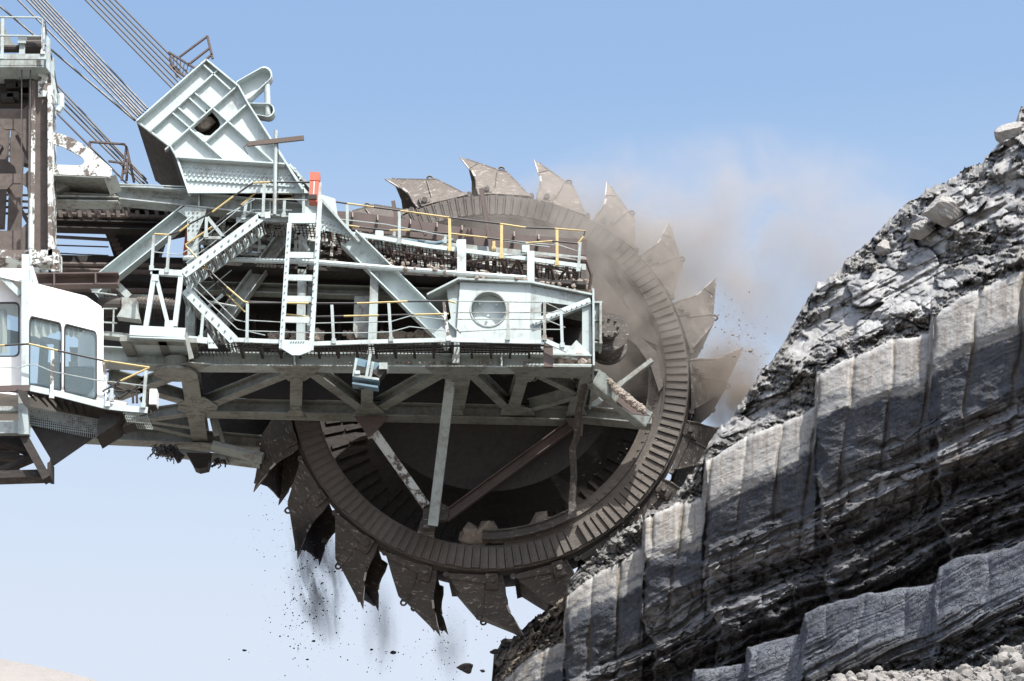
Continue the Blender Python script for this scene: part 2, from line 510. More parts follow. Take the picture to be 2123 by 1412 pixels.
# ------------------------------------------------------------------ the coal face on the right
CREST = [(990, 1480), (1012, 1440), (1019, 1412), (1024, 1352), (1040, 1335), (1065, 1318), (1090, 1300), (1120, 1272), (1150, 1250), (1168, 1232), (1178, 1212), (1192, 1188), (1205, 1163), (1228, 1150), (1262, 1122), (1300, 1095), (1345, 1060), (1385, 1040), (1405, 1020), (1430, 985), (1452, 950), (1470, 915), (1500, 880), (1520, 860), (1540, 828), (1565, 795), (1578, 765), (1605, 742), (1622, 715), (1635, 690), (1655, 655), (1672, 625), (1692, 590), (1715, 575), (1745, 560), (1752, 540), (1790, 510), (1815, 485), (1840, 460), (1880, 425), (1905, 405), (1920, 392), (1960, 375), (2000, 350), (2035, 340), (2060, 310), (2075, 290), (2085, 265), (2105, 258), (2115, 228), (2140, 205), (2200, 150), (2300, 90)]
L1P = [(990, 1490), (1020, 1425), (1060, 1398), (1108, 1352), (1168, 1332), (1174, 1240), (1200, 1215), (1330, 1135), (1336, 1078), (1400, 1045), (1455, 1032), (1463, 958), (1545, 908), (1600, 885), (1688, 848), (1693, 782), (1750, 748), (1850, 705), (1926, 692), (1933, 655), (2000, 610), (2123, 560), (2300, 490)]
L3P = [(990, 1700), (1340, 1560), (1430, 1430), (1438, 1388), (1545, 1376), (1550, 1337), (1660, 1312), (1668, 1272), (1700, 1254), (1800, 1227), (1940, 1207), (1945, 1177), (1975, 1157), (2100, 1132), (2123, 1118), (2300, 1070)]
STEPS = [1171, 1333, 1459, 1690, 1929, 2140]
def interp(poly, x):
    return np.interp(x, [p[0] for p in poly], [p[1] for p in poly])
def cliff_fields(px, py):
    """depth (m from the camera) and colour of the bank seen at photograph points"""
    wob = (fbm(px / 26, py / 26, 3, 4) - .5) * 16
    L1 = interp(L1P, px + wob * .5) + wob
    L3 = interp(L3P, px + wob * .4) + wob * .7
    crest = interp(CREST, px)
    d = py - L1
    Yb = 61.3 - 0.0112 * (px - 1180)
    # the bank steps towards the viewer at every pass of the wheel
    saw = np.zeros(px.shape)
    for i, s in enumerate(STEPS):
        xb = s + np.maximum(d, 0) * 0.06 + wob * .4 + (fbm(py / 45, py * 0 + i * 7, 97, 4) - .5) * 44 * sstep(10, 120, d)
        saw += 0.0
        saw -= 0.62 * sstep(-3, 4, px - xb)
        nxt = STEPS[i + 1] if i + 1 < len(STEPS) else s + 200
        saw += 0.62 * np.clip((px - xb) / (nxt - s), 0, 1)
    up = d < 0
    u = np.maximum(-d, 0)
    dn = np.maximum(d, 0)
    L1S = np.interp(px, [990, 1170, 1334, 1460, 1691, 1930, 2123, 2300], [1460, 1286, 1106, 995, 815, 673, 560, 490])
    us = np.maximum(L1S + wob - py, 0)
    uu = u + (us - u) * sstep(6, 50, u)
    sc = 1.0 + 0.35 * np.clip((px - 1180) / 943, 0, 1)        # things are nearer, so larger, to the right
    # --- upper slope: slabs and rubble leaning back
    a = (px * 0.86 + py * 0.5) / sc; b = (px * 0.5 - py * 0.86) / sc
    strata_u = (py + 0.62 * px + (fbm(px / 60, py / 60, 95, 3) - .5) * 60) / sc
    f1, e1 = facets(a / 42 + fbm(px / 60, py / 60, 91, 3) * .8, b / 110 + fbm(px / 60, py / 60, 92, 3) * .8, 21, 1.1)
    f2, e2 = facets(a / 15 + f1, b / 22, 22, 1.3)
    f3, e3 = facets(a / 7.5, b / 9, 23, 1.3)
    f4, e4 = facets(px / 5.2, py / 4.6, 24, 1.2)
    big = fbm(px / 150, py / 110, 31, 4)
    rub = sstep(.42, .6, fbm(px / 90, py / 60, 35, 4) + .25 * np.exp(-((py - crest) / 55) ** 2) + 0.35 * np.exp(-(u / 26) ** 2) - .12 * (u > 34))
    Yup = 0.0118 * uu + 0.16 * sstep(2, 16, u) + (big - .5) * 2.0 * sstep(10, 80, uu)
    Yup += sstep(4, 30, u) * ((f1 - .5) * .85 + (f2 - .5) * (.10 + .24 * rub)) + (f3 - .5) * (.025 + .22 * rub) + (f4 - .5) * (.03 + .11 * rub) + (fbm(a / 4.5, b / 12, 93, 3) - .5) * .07
    rid = fbm(a / 13, b / 120, 101, 3)
    Yup += (.20 * sstep(.46, .60, rid) + .10 * sstep(.5, .56, fbm(a / 5, b / 46, 102, 3))) * (1 - .6 * rub) * sstep(8, 30, u)
    Yup += 0.16 * np.exp(-((strata_u % 31) / 3.2) ** 2) * sstep(.45, .6, fbm(px / 50, py / 50, 94, 3)) + 0.06 * np.exp(-e2 * 12) + 0.08 * np.exp(-e1 * 16)
    # --- cut face
    strata = (py + 0.43 * (px - 1180) + wob * .5 + (fbm(px / 300, py / 200, 59, 3) - .5) * 60) / 1.12
    segx = (px - np.array(STEPS)[np.clip(np.searchsorted(STEPS, px) - 1, 0, 5)])
    per = 54 * sc
    q = (px - 1180 + 0.10 * dn + (fbm(px / 60, py / 120, 41, 3) - .5) * 26) / per
    q = q - np.floor(q)
    gk = .25 + .9 * sstep(.35, .65, vnoise(np.floor(((px - 1180) + 27) / per) * 3.7, py / 90, 104))
    panel = 1 - (2 * q - 1) ** 4
    groove = np.exp(-((np.minimum(q, 1 - q)) / .05) ** 2)
    lay = vnoise(strata / 11 + (f1 - .5) * .6, px / 260, 51)
    lay2 = vnoise(strata / 30, px / 420, 52)
    ledz = sstep(150, 215, dn / sc + (fbm(px / 60, py / 40, 53, 4) - .5) * 110)
    coalz = sstep(225, 300, dn / sc + (fbm(px / 110, py / 50, 54, 4) - .5) * 130)
    fb = fbm(px / 14, py / 9, 55, 5) - .5
    fc = fbm(px / 46, py / 30, 56, 5) - .5
    lip = dn / (78 * sc)
    Yd = 0.10 * (1 - np.clip(dn / 14, 0, 1)) ** 2 - 0.40 * sc * np.minimum(lip, 1) + 0.0034 * np.maximum(dn - 78 * sc, 0) * np.exp(-np.maximum(dn - 78 * sc, 0) / 260)
    Yd += -0.10 * panel * (1 - .5 * ledz) + 0.085 * groove * gk + fb * .05
    f5, e5 = facets((px - 1180) / (34 * sc), strata / 19, 61, 0.5)
    f6, e6 = facets((px - 1180) / (13 * sc), strata / 8, 62, 0.5)
    lam = vnoise(strata / 4.2, px / 700, 57) + .5 * vnoise(strata / 1.9, px / 500, 58)
    Yd += (lam - .75) * (.018 + .12 * ledz)
    Yd += ledz * ((sstep(.3, .7, lay) - .5) * .34 + (sstep(.3, .7, lay2) - .5) * .5 + (f5 - .5) * .30 + (f6 - .5) * .08 + 0.05 * np.exp(-e5 * 10))
    Yd += coalz * (0.25 + fc * .6 + (f6 - .5) * .14 + fb * .25)
    ramp_up = 1 - sstep(0, 55, u)
    Y = Yb + saw * np.where(up, ramp_up * .8, 1.0) - .3 * (1 - ramp_up) * up + np.where(up, Yup, Yd)
    # --- second bench
    d3 = py - L3
    f7, e7 = facets((px - 1180) / (46 * sc), strata / 26, 63, 0.5)
    b2 = sstep(0, 5, d3)
    led2 = sstep(60, 90, d3 / sc + (lay2 - .5) * 40)
    saw2 = np.zeros(px.shape)
    ST2 = [1434, 1547, 1664, 1942, 2200]
    for i, s2 in enumerate(ST2[:-1]):
        xb = s2 - d3 * .05 + wob * .5 + (fbm(py / 40, py * 0 + i * 5, 98, 4) - .5) * 26
        saw2 += -.5 * sstep(-4, 5, px - xb) + .5 * np.clip((px - xb) / (ST2[i + 1] - s2), 0, 1)
    Y2 = Yb + saw2 - 1.25 + (lam - .75) * (.03 + .12 * led2) + .12 * (1 - np.clip(d3 / 20, 0, 1)) ** 2 - .09 * panel + fb * .035 + led2 * ((lay - .5) * .34 + (f7 - .5) * .12) - .0012 * d3
    gr = sstep(0, 12, d3 / sc - 118 - (fc * 90))
    Y2 += gr * (0.25 + (f3 - .5) * .25 + (f4 - .5) * .14)
    Y = Y * (1 - b2) + Y2 * b2
    # --- colours
    C = np.zeros(px.shape + (3,))
    def lerp(c, m):
        nonlocal C
        c = np.array(c); m = m[..., None]
        C = C * (1 - m) + c * m
    one = np.ones(px.shape)
    tone = fbm(px / 70, py / 40, 71, 5)
    fine = fbm(px / 7, py / 5, 72, 4)
    lerp((.40, .39, .375), one)
    lerp((.55, .545, .53), sstep(.35, .75, f2 * .5 + tone * .5) * .7)
    lerp((.25, .24, .225), sstep(.3, .8, rub * fine * 1.6))
    lerp((.14, .14, .145), np.exp(-e1 * 20) * .8 + np.exp(-e2 * 25) * .4)
    seam = np.exp(-((u - 12) / 12) ** 2) * sstep(.35, .5, fbm(px / 40, py / 30, 73, 3)) * (u > 2)
    lerp((.12, .115, .11), seam * .8)
    seam2 = np.exp(-((strata - 860 + (tone - .5) * 40 - (px - 1180) * .25) / 10) ** 2)
    lerp((.10, .10, .10), seam2 * up * .6)
    dface = np.where(up, 0, 1.0)
    strk = fbm(px / 5, py / 90, 74, 4)
    lerp((.38, .362, .335), dface)
    lerp((.30, .295, .285), dface * sstep(.75, 1.0, lam) * .55)
    lerp((.27, .225, .18), dface * sstep(.48, .66, strk) * .65)
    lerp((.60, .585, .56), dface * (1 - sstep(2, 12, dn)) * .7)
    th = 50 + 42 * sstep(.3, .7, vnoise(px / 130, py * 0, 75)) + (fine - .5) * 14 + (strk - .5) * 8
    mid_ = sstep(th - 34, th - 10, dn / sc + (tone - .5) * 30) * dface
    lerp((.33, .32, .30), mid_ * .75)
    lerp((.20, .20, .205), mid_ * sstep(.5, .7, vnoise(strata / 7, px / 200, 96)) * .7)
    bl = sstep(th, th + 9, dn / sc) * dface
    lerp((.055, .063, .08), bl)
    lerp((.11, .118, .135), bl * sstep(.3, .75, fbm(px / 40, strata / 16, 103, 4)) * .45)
    thin = np.exp(-(((dn / sc) - th + 16) / 3.5) ** 2) * dface
    lerp((.10, .105, .115), thin * .8)
    lerp((.20, .165, .125), dface * groove * gk * .6)
    lerp((.15, .13, .105), bl * sstep(.55, .7, strk) * .3)
    bl2 = sstep(0, 10, (dn / sc - th - 80 - 50 * vnoise(px / 170, py * 0, 76)))
    lerp((.23, .235, .245), bl2 * dface * sstep(.2, .4, tone) * .95)
    lz = ledz * dface
    lerp((.27, .27, .275), lz * sstep(.35, .6, lay))
    lerp((.09, .09, .094), lz * sstep(.42, .62, 1 - lay) * .7)
    lerp((.16, .115, .08), lz * sstep(.6, .7, fbm(px / 50, strata / 12, 77, 4)) * .5)
    cz = coalz * dface
    lerp((.06, .059, .062), cz * sstep(.25, .5, 1 - lay2 * .6 + (fine - .5)))
    lerp((.14, .13, .12), cz * sstep(.6, .75, fine) * .5)
    lerp((.22, .22, .23), cz * sstep(.62, .72, vnoise(strata / 17, px / 330, 99)) * sstep(.45, .6, tone) * .8)
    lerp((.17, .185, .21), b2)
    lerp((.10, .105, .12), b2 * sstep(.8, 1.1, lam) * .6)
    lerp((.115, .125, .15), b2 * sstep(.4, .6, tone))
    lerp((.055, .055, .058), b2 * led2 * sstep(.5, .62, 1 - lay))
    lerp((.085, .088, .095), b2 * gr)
    lerp((.24, .24, .24), b2 * gr * sstep(.62, .8, f4))
    # left foot of the bank: brown crumbling slope
    lf = sstep(1180, 1165, px) * up
    lerp((.15, .125, .10), lf * .85)
    lerp((.34, .27, .2), lf * sstep(.5, .7, fbm((px + py) / 14, (px - py) / 60, 78, 3)) * .7)
    K = np.where(up, .15, .12 + .6 * bl) * sstep(.3, .6, tone + .1)
    K = np.maximum(K * (1 - cz), b2 * (1 - gr))
    return Y, C * (0.66 + .18 * fine[..., None]) * np.array([.97, 1.0, 1.035]), K
step = 1.75
pxs = np.arange(994, 2290, step)
nr = 640
cr = interp(CREST, pxs)
cr = cr + (fbm(pxs / 16, pxs * 0, 81, 4) - .5) * 14 - np.maximum(0, fbm(pxs / 5, pxs * 0, 82, 3) - .55) * 22
T = np.linspace(0, 1, nr)
PX = np.repeat(pxs[None, :], nr, 0)
PY = cr[None, :] + (1500 - cr[None, :]) * T[:, None]
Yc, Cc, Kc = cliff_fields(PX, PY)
# the crest rounds over towards the back
Yc += 0.5 * np.exp(-((PY - cr[None, :]) / 7.0) ** 2)
VX, VY = (PX - 1061.5) / FPX, -(PY - 706.0) / FPX
DY = CP - SP * VY; DZ = SP + CP * VY
tt = Yc / DY
XW, ZW = VX * tt, CZ + DZ * tt
rows = [np.stack([XW[j], Yc[j], ZW[j]], -1) for j in range(nr)]
cols = [Cc[j] for j in range(nr)]; kr = [Kc[j] for j in range(nr)]
top = rows[0]
back = []
for dy, dz in ((60, 2.0), (25, 3.2), (10, 2.6), (4, 1.3), (1.5, .45), (.5, .1)):     # plateau behind the crest
    r0 = top.copy(); r0[:, 1] += dy; r0[:, 2] += -dz * (0.3 if dy > 5 else .6); r0[:, 0] += 0.0
    back.append(r0)
rows = back + rows
cols = [cols[0]] * 6 + cols; kr = [kr[0]] * 6 + kr
bot = rows[-1]
for k in (0.25, 0.5, 0.75, 1.0, 1.02):                                              # foot of the bank down to the mine floor
    r0 = bot.copy(); r0[:, 2] = bot[:, 2] * (1 - k) - (0.5 if k > 1 else 0); r0[:, 1] -= 4.5 * k; r0[:, 0] -= 1.0 * k
    rows.append(r0); cols.append(cols[-1] * 0 + .12); kr.append(kr[-1])
G = np.array(rows); nR, nC = G.shape[:2]
idx = np.arange(nR * nC).reshape(nR, nC)
quads = np.stack([idx[:-1, :-1], idx[1:, :-1], idx[1:, 1:], idx[:-1, 1:]], -1).reshape(-1, 4)
me = bpy.data.meshes.new('coal_face')
me.vertices.add(nR * nC); me.vertices.foreach_set('co', G.reshape(-1))
me.loops.add(quads.size); me.loops.foreach_set('vertex_index', quads.reshape(-1))
me.polygons.add(len(quads)); me.polygons.foreach_set('loop_start', np.arange(0, quads.size, 4))
me.update(calc_edges=True); me.validate()
me.shade_smooth() if False else None
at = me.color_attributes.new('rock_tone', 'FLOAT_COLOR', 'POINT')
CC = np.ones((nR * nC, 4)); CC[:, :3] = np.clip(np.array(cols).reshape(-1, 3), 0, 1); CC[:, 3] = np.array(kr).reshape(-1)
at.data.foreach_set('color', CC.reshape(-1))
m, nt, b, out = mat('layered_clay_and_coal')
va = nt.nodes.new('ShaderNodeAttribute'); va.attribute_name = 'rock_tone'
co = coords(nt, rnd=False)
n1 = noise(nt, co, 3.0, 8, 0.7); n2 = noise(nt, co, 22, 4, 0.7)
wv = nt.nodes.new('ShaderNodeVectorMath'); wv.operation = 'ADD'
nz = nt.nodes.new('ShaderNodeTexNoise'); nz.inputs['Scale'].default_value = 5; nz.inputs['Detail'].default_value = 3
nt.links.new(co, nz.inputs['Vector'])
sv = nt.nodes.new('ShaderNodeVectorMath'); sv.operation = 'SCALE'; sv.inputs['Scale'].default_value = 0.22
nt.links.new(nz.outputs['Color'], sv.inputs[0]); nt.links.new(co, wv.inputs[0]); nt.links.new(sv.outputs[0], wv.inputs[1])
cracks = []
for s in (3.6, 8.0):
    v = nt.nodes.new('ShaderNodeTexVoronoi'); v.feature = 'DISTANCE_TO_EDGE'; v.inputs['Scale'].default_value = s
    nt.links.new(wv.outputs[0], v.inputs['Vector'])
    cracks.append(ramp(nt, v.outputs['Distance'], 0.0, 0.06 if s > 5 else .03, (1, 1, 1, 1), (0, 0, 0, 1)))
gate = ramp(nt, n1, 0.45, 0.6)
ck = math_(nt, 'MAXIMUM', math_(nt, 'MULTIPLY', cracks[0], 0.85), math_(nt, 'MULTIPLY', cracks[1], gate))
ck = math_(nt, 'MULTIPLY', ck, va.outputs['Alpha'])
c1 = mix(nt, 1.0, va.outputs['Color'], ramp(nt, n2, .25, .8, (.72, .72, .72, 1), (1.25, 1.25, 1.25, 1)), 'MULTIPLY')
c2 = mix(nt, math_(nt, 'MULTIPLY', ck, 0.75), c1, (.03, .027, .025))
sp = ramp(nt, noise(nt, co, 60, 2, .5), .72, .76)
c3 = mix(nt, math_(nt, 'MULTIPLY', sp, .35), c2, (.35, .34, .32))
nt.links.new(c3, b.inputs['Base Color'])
b.inputs['Roughness'].default_value = 0.9
bump(nt, math_(nt, 'SUBTRACT', math_(nt, 'ADD', n1, math_(nt, 'MULTIPLY', n2, .5)), ck), b, 0.9, 0.045)
me.materials.append(m)
cliff = bpy.data.objects.new('coal_face', me)
SC.collection.objects.link(cliff)
props(cliff, 'layered bank of pale clay and black coal being cut by the wheel', kind='structure')
#@@PART3
# ================================================================== THE EXCAVATOR
F = 57.7                       # near side of the boom
EX = empty('bucket_wheel_excavator', P(700, 900, 60.0), label='huge pale green and brown bucket wheel excavator cutting into the coal face', cat='excavator')
SPLIT = {'hopper_wall', 'dangling_cables', 'upright', 'portal_shade_fill', 'stair_stringer', 'junction_box', 'drive_casing', 'rusty_gusset', 'pipe', 'top_chord', 'brace', 'catch_plate', 'drive_shaft', 'box_plate', 'conveyor_side_board', 'support_beam', 'underframe', 'side_rail_beam', 'portal_base', 'top_platform', 'bearing_frame', 'far_rails', 'far_handrail', 'landing_edge', 'node_plate', 'walkway_edge', 'handrail_stay', 'chute_side_plate', 'boom_chord', 'portal_brace', 'lamp_bracket', 'idler_brackets', 'conveyor_skirt', 'lamp_arm', 'head_platform_rail'}
def part(name, mb, mats, parent=EX, **k):
    if name in SPLIT and mb.grp and sum(b - a for a, b, _, _ in mb.grp) == len(mb.v):
        cl = mb.clusters()
        if 1 < len(cl) < 40:
            obs = [build(name, q, mats, parent, **k) for q in cl]
            return obs[0]
    return build(name, mb, mats, parent, **k)
def L(pts, Y): return [P(x, y, Y) for x, y in pts]
def plate(mb, pts, Y, t, holes=(), m=None):
    o = L(pts, Y)
    if holes: mb.holed(o, [L(h, Y) for h in holes], (0, t, 0), m)
    else:
        tri = MB.holed
        mb.holed(o, [], (0, t, 0), m)
    return mb
def circ(cx, cy, r, n=28, ry=None): return [(cx + r * math.cos(2 * math.pi * k / n), cy + (ry or r) * math.sin(2 * math.pi * k / n)) for k in range(n)]
def rrect(x0, y0, x1, y1, r, n=4):
    o = []
    for cx, cy, a0 in ((x1 - r, y0 + r, -90), (x1 - r, y1 - r, 0), (x0 + r, y1 - r, 90), (x0 + r, y0 + r, 180)):
        for k in range(n + 1):
            a = math.radians(a0 + 90 * k / n); o.append((cx + r * math.cos(a), cy + r * math.sin(a)))
    return o
def quadpts(c, n=5, r=0.12):
    """round the corners of a px polygon"""
    o = []
    m_ = len(c)
    for i in range(m_):
        a, b, d = Vector(c[i - 1]), Vector(c[i]), Vector(c[(i + 1) % m_])
        p, q = b.lerp(a, r), b.lerp(d, r)
        for k in range(n):
            t = k / (n - 1); o.append(tuple((p.lerp(b, t)).lerp(b.lerp(q, t), t)))
    return o
def bolts(mb, pts, Y, r=0.03, m=None, h=0.03):
    for x, y in pts:
        c = P(x, y, Y); mb.cyl(c - Vector((0, h, 0)), c + Vector((0, .004, 0)), r * .7, 7, m, r2=r)
def px_ibeam(mb, a, b, Ya, Yb, hpx, w, prof='I', t=0.03, up=None, m=None):
    A, B = P(*a, Ya), P(*b, Yb)
    return mb.ibeam(A, B, hpx * mpp(A), w, prof, t, m, up)
def px_bar(mb, a, b, Y, hpx, w, m=None, Yb=None, up=None):
    A, B = P(*a, Y), P(*b, Y if Yb is None else Yb)
    return mb.bar(A, B, hpx * mpp(A), w, m, up)
STR = [M['yellow'], M['black'], M['pale']]
def railing(name, rails, posts, Y, r=0.023, plain=None, postw=0.07, toe=None, Yf=None, striped=(0,), mat_plain=None, postmat=None, start=0):
    """rails: list of px polylines; striped ones get yellow/black paint. posts: (x0,y0,x1,y1)"""
    Yf = Yf or (lambda x: Y)
    mb = MB()
    for i, pl in enumerate(rails):
        pts = [P(x, y, Yf(x)) for x, y in pl]
        if i in striped: mb.tube(pts, r, 6, mats=[start, 1 - start] if start in (0, 1) else [0, 1], step=0.85)
        else: mb.tube(pts, r * 0.62, 5, m=2)
    o = part(name, mb, STR[:2] + [mat_plain or M['pale']])
    for p in posts:
        mb = MB()
        A, B = P(p[0], p[1], Yf(p[0])), P(p[2], p[3], Yf(p[2]))
        mb.bar(A + Vector((0, -.01, 0)), B + Vector((0, -.01, 0)), postw, 0.05)
        mb.box(B + Vector((0, 0.0, 0.05)), (postw * 1.5, 0.07, 0.12))
        pm = postmat or M['pale']
        if len(p) > 4: pm = M[p[4]]
        build('post', mb, pm, o)
    return o
def grating(name, front, depth, Y, parent=EX, pitch=0.085, drop=0.05, holes=0.0, mat_='dark', z=0.0):
    """open walkway floor: front edge px polyline, bars running back"""
    mb = MB()
    for (a, b) in zip(front[:-1], front[1:]):
        A, B = P(*a, Y), P(*b, Y)
        n = max(2, int((B - A).length / pitch))
        for i in range(n + 1):
            if R.random() < holes: continue
            c = A.lerp(B, i / n) + Vector((0, 0, z))
            mb.box(c + Vector((0, depth / 2, 0)), (0.018, depth, 0.045))
        for k in range(int(depth / 0.16) + 1):
            y = min(depth, k * 0.16)
            mb.bar(A + Vector((0, y, z + .012)), B + Vector((0, y, z + .012)), 0.014, 0.014)
    o = part(name, mb, M[mat_], parent)
    return o

# ---------------------------------------------------------------- bucket wheel
YW = 62.2
WC = P(1014, 781, YW)
S = mpp(WC)
YAW = math.radians(-2.0)
def wheel_point(r, a, y):      # a clockwise from the top as seen, r in photograph px
    return Vector((r * S * math.sin(a), y, r * S * math.cos(a)))
rim = MB()
NS = 148
def annulus(mb, r0, r1, y0, y1, a0=0, a1=2 * math.pi, n=120, m=None, y1b=None):
    """ring solid; y1b lets the inner edge sit at another depth"""
    full = abs(a1 - a0 - 2 * math.pi) < 1e-6
    k = n if full else n + 1
    o = len(mb.v)
    for i in range(k):
        a = a0 + (a1 - a0) * i / n
        mb.v += [tuple(wheel_point(r0, a, y0 if y1b is None else y1b)), tuple(wheel_point(r1, a, y0)), tuple(wheel_point(r1, a, y1)), tuple(wheel_point(r0, a, y1))]
    for i in range(n):
        p, q = o + 4 * i, o + 4 * ((i + 1) % k)
        for c in range(4):
            d = (c + 1) % 4
            mb.f.append((p + c, q + c, q + d, p + d)); mb.m.append(mb.cm if m is None else m)
    if not full:
        mb.f.append((o + 3, o + 2, o + 1, o)); mb.m.append(mb.cm)
        e = o + 4 * n; mb.f.append((e, e + 1, e + 2, e + 3)); mb.m.append(mb.cm)
    return mb
annulus(rim, 366, 408, .06, .5)
annulus(rim, 362, 368, .05, .9)
for i in range(NS):            # liner plates round the rim, each lapped over the next
    if R.random() < .012: continue
    a0 = 2 * math.pi * (i + .06) / NS; a1 = 2 * math.pi * (i + .90) / NS
    j = R.uniform(-.008, .008); ro = 410 + R.uniform(-2, 2); ri = 367
    lift = R.uniform(.028, .048)
    pts = [wheel_point(ri, a0, .0 + j), wheel_point(ro, a0, .0 + j), wheel_point(ro, a1, -lift + .03 + j), wheel_point(ri, a1, -lift + .03 + j)]
    back = [Vector((p.x, .07, p.z)) for p in pts]
    rim.add(pts + back, [(0, 3, 2, 1), (0, 1, 5, 4), (1, 2, 6, 5), (2, 3, 7, 6), (3, 0, 4, 7)])
    # raised lap strip
    am = a1 + .0018
    p2 = [wheel_point(ri + 1, a1 - .004, -lift), wheel_point(ro + 1, a1 - .004, -lift), wheel_point(ro + 1, am, -lift), wheel_point(ri + 1, am, -lift)]
    rim.prism(p2, (0, .05, 0))
annulus(rim, 404, 413, .10, .22)
for v in rim.v: pass
wheel = build('bucket_wheel', rim, M['ring'], EX, origin=Vector((0, 0, 0)))
wheel.location = WC - WORG[EX.name]
WORG[wheel.name] = Vector((0, 0, 0))
wheel.rotation_euler = (0, 0, YAW)
body = MB()
NB = 90
def shell(mb, prof, a0=0.0, a1=2 * math.pi, n=120, m=None):
    """surface of revolution about the axle from (r px, y m) stations"""
    o = len(mb.v); k = len(prof); full = a1 - a0 > 6.28
    nn = n if full else n + 1
    for i in range(nn):
        a = a0 + (a1 - a0) * i / n
        mb.v += [tuple(wheel_point(r, a, y)) for r, y in prof]
    for i in range(n):
        for c in range(k - 1):
            p, q = o + i * k + c, o + ((i + 1) % nn) * k + c
            mb.f.append((p, q, q + 1, p + 1)); mb.m.append(mb.cm if m is None else m)
    return mb
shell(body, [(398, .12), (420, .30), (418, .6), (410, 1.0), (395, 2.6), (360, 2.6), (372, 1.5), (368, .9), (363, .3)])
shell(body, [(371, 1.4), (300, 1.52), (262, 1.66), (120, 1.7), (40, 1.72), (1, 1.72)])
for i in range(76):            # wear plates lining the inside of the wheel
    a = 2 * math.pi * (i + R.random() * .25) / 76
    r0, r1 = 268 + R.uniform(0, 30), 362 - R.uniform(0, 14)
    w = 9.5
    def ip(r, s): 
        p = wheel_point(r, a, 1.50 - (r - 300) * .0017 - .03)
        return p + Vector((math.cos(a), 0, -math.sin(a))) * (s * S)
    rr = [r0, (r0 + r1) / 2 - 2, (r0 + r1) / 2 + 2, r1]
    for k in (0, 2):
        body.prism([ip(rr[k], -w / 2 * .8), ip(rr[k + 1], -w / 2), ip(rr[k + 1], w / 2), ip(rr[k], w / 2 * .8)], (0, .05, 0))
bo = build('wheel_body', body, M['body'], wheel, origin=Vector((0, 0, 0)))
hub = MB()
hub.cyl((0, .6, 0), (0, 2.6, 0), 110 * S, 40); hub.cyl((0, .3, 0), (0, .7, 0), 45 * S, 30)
build('wheel_hub', hub, M['body'], wheel, origin=Vector((0, 0, 0)))
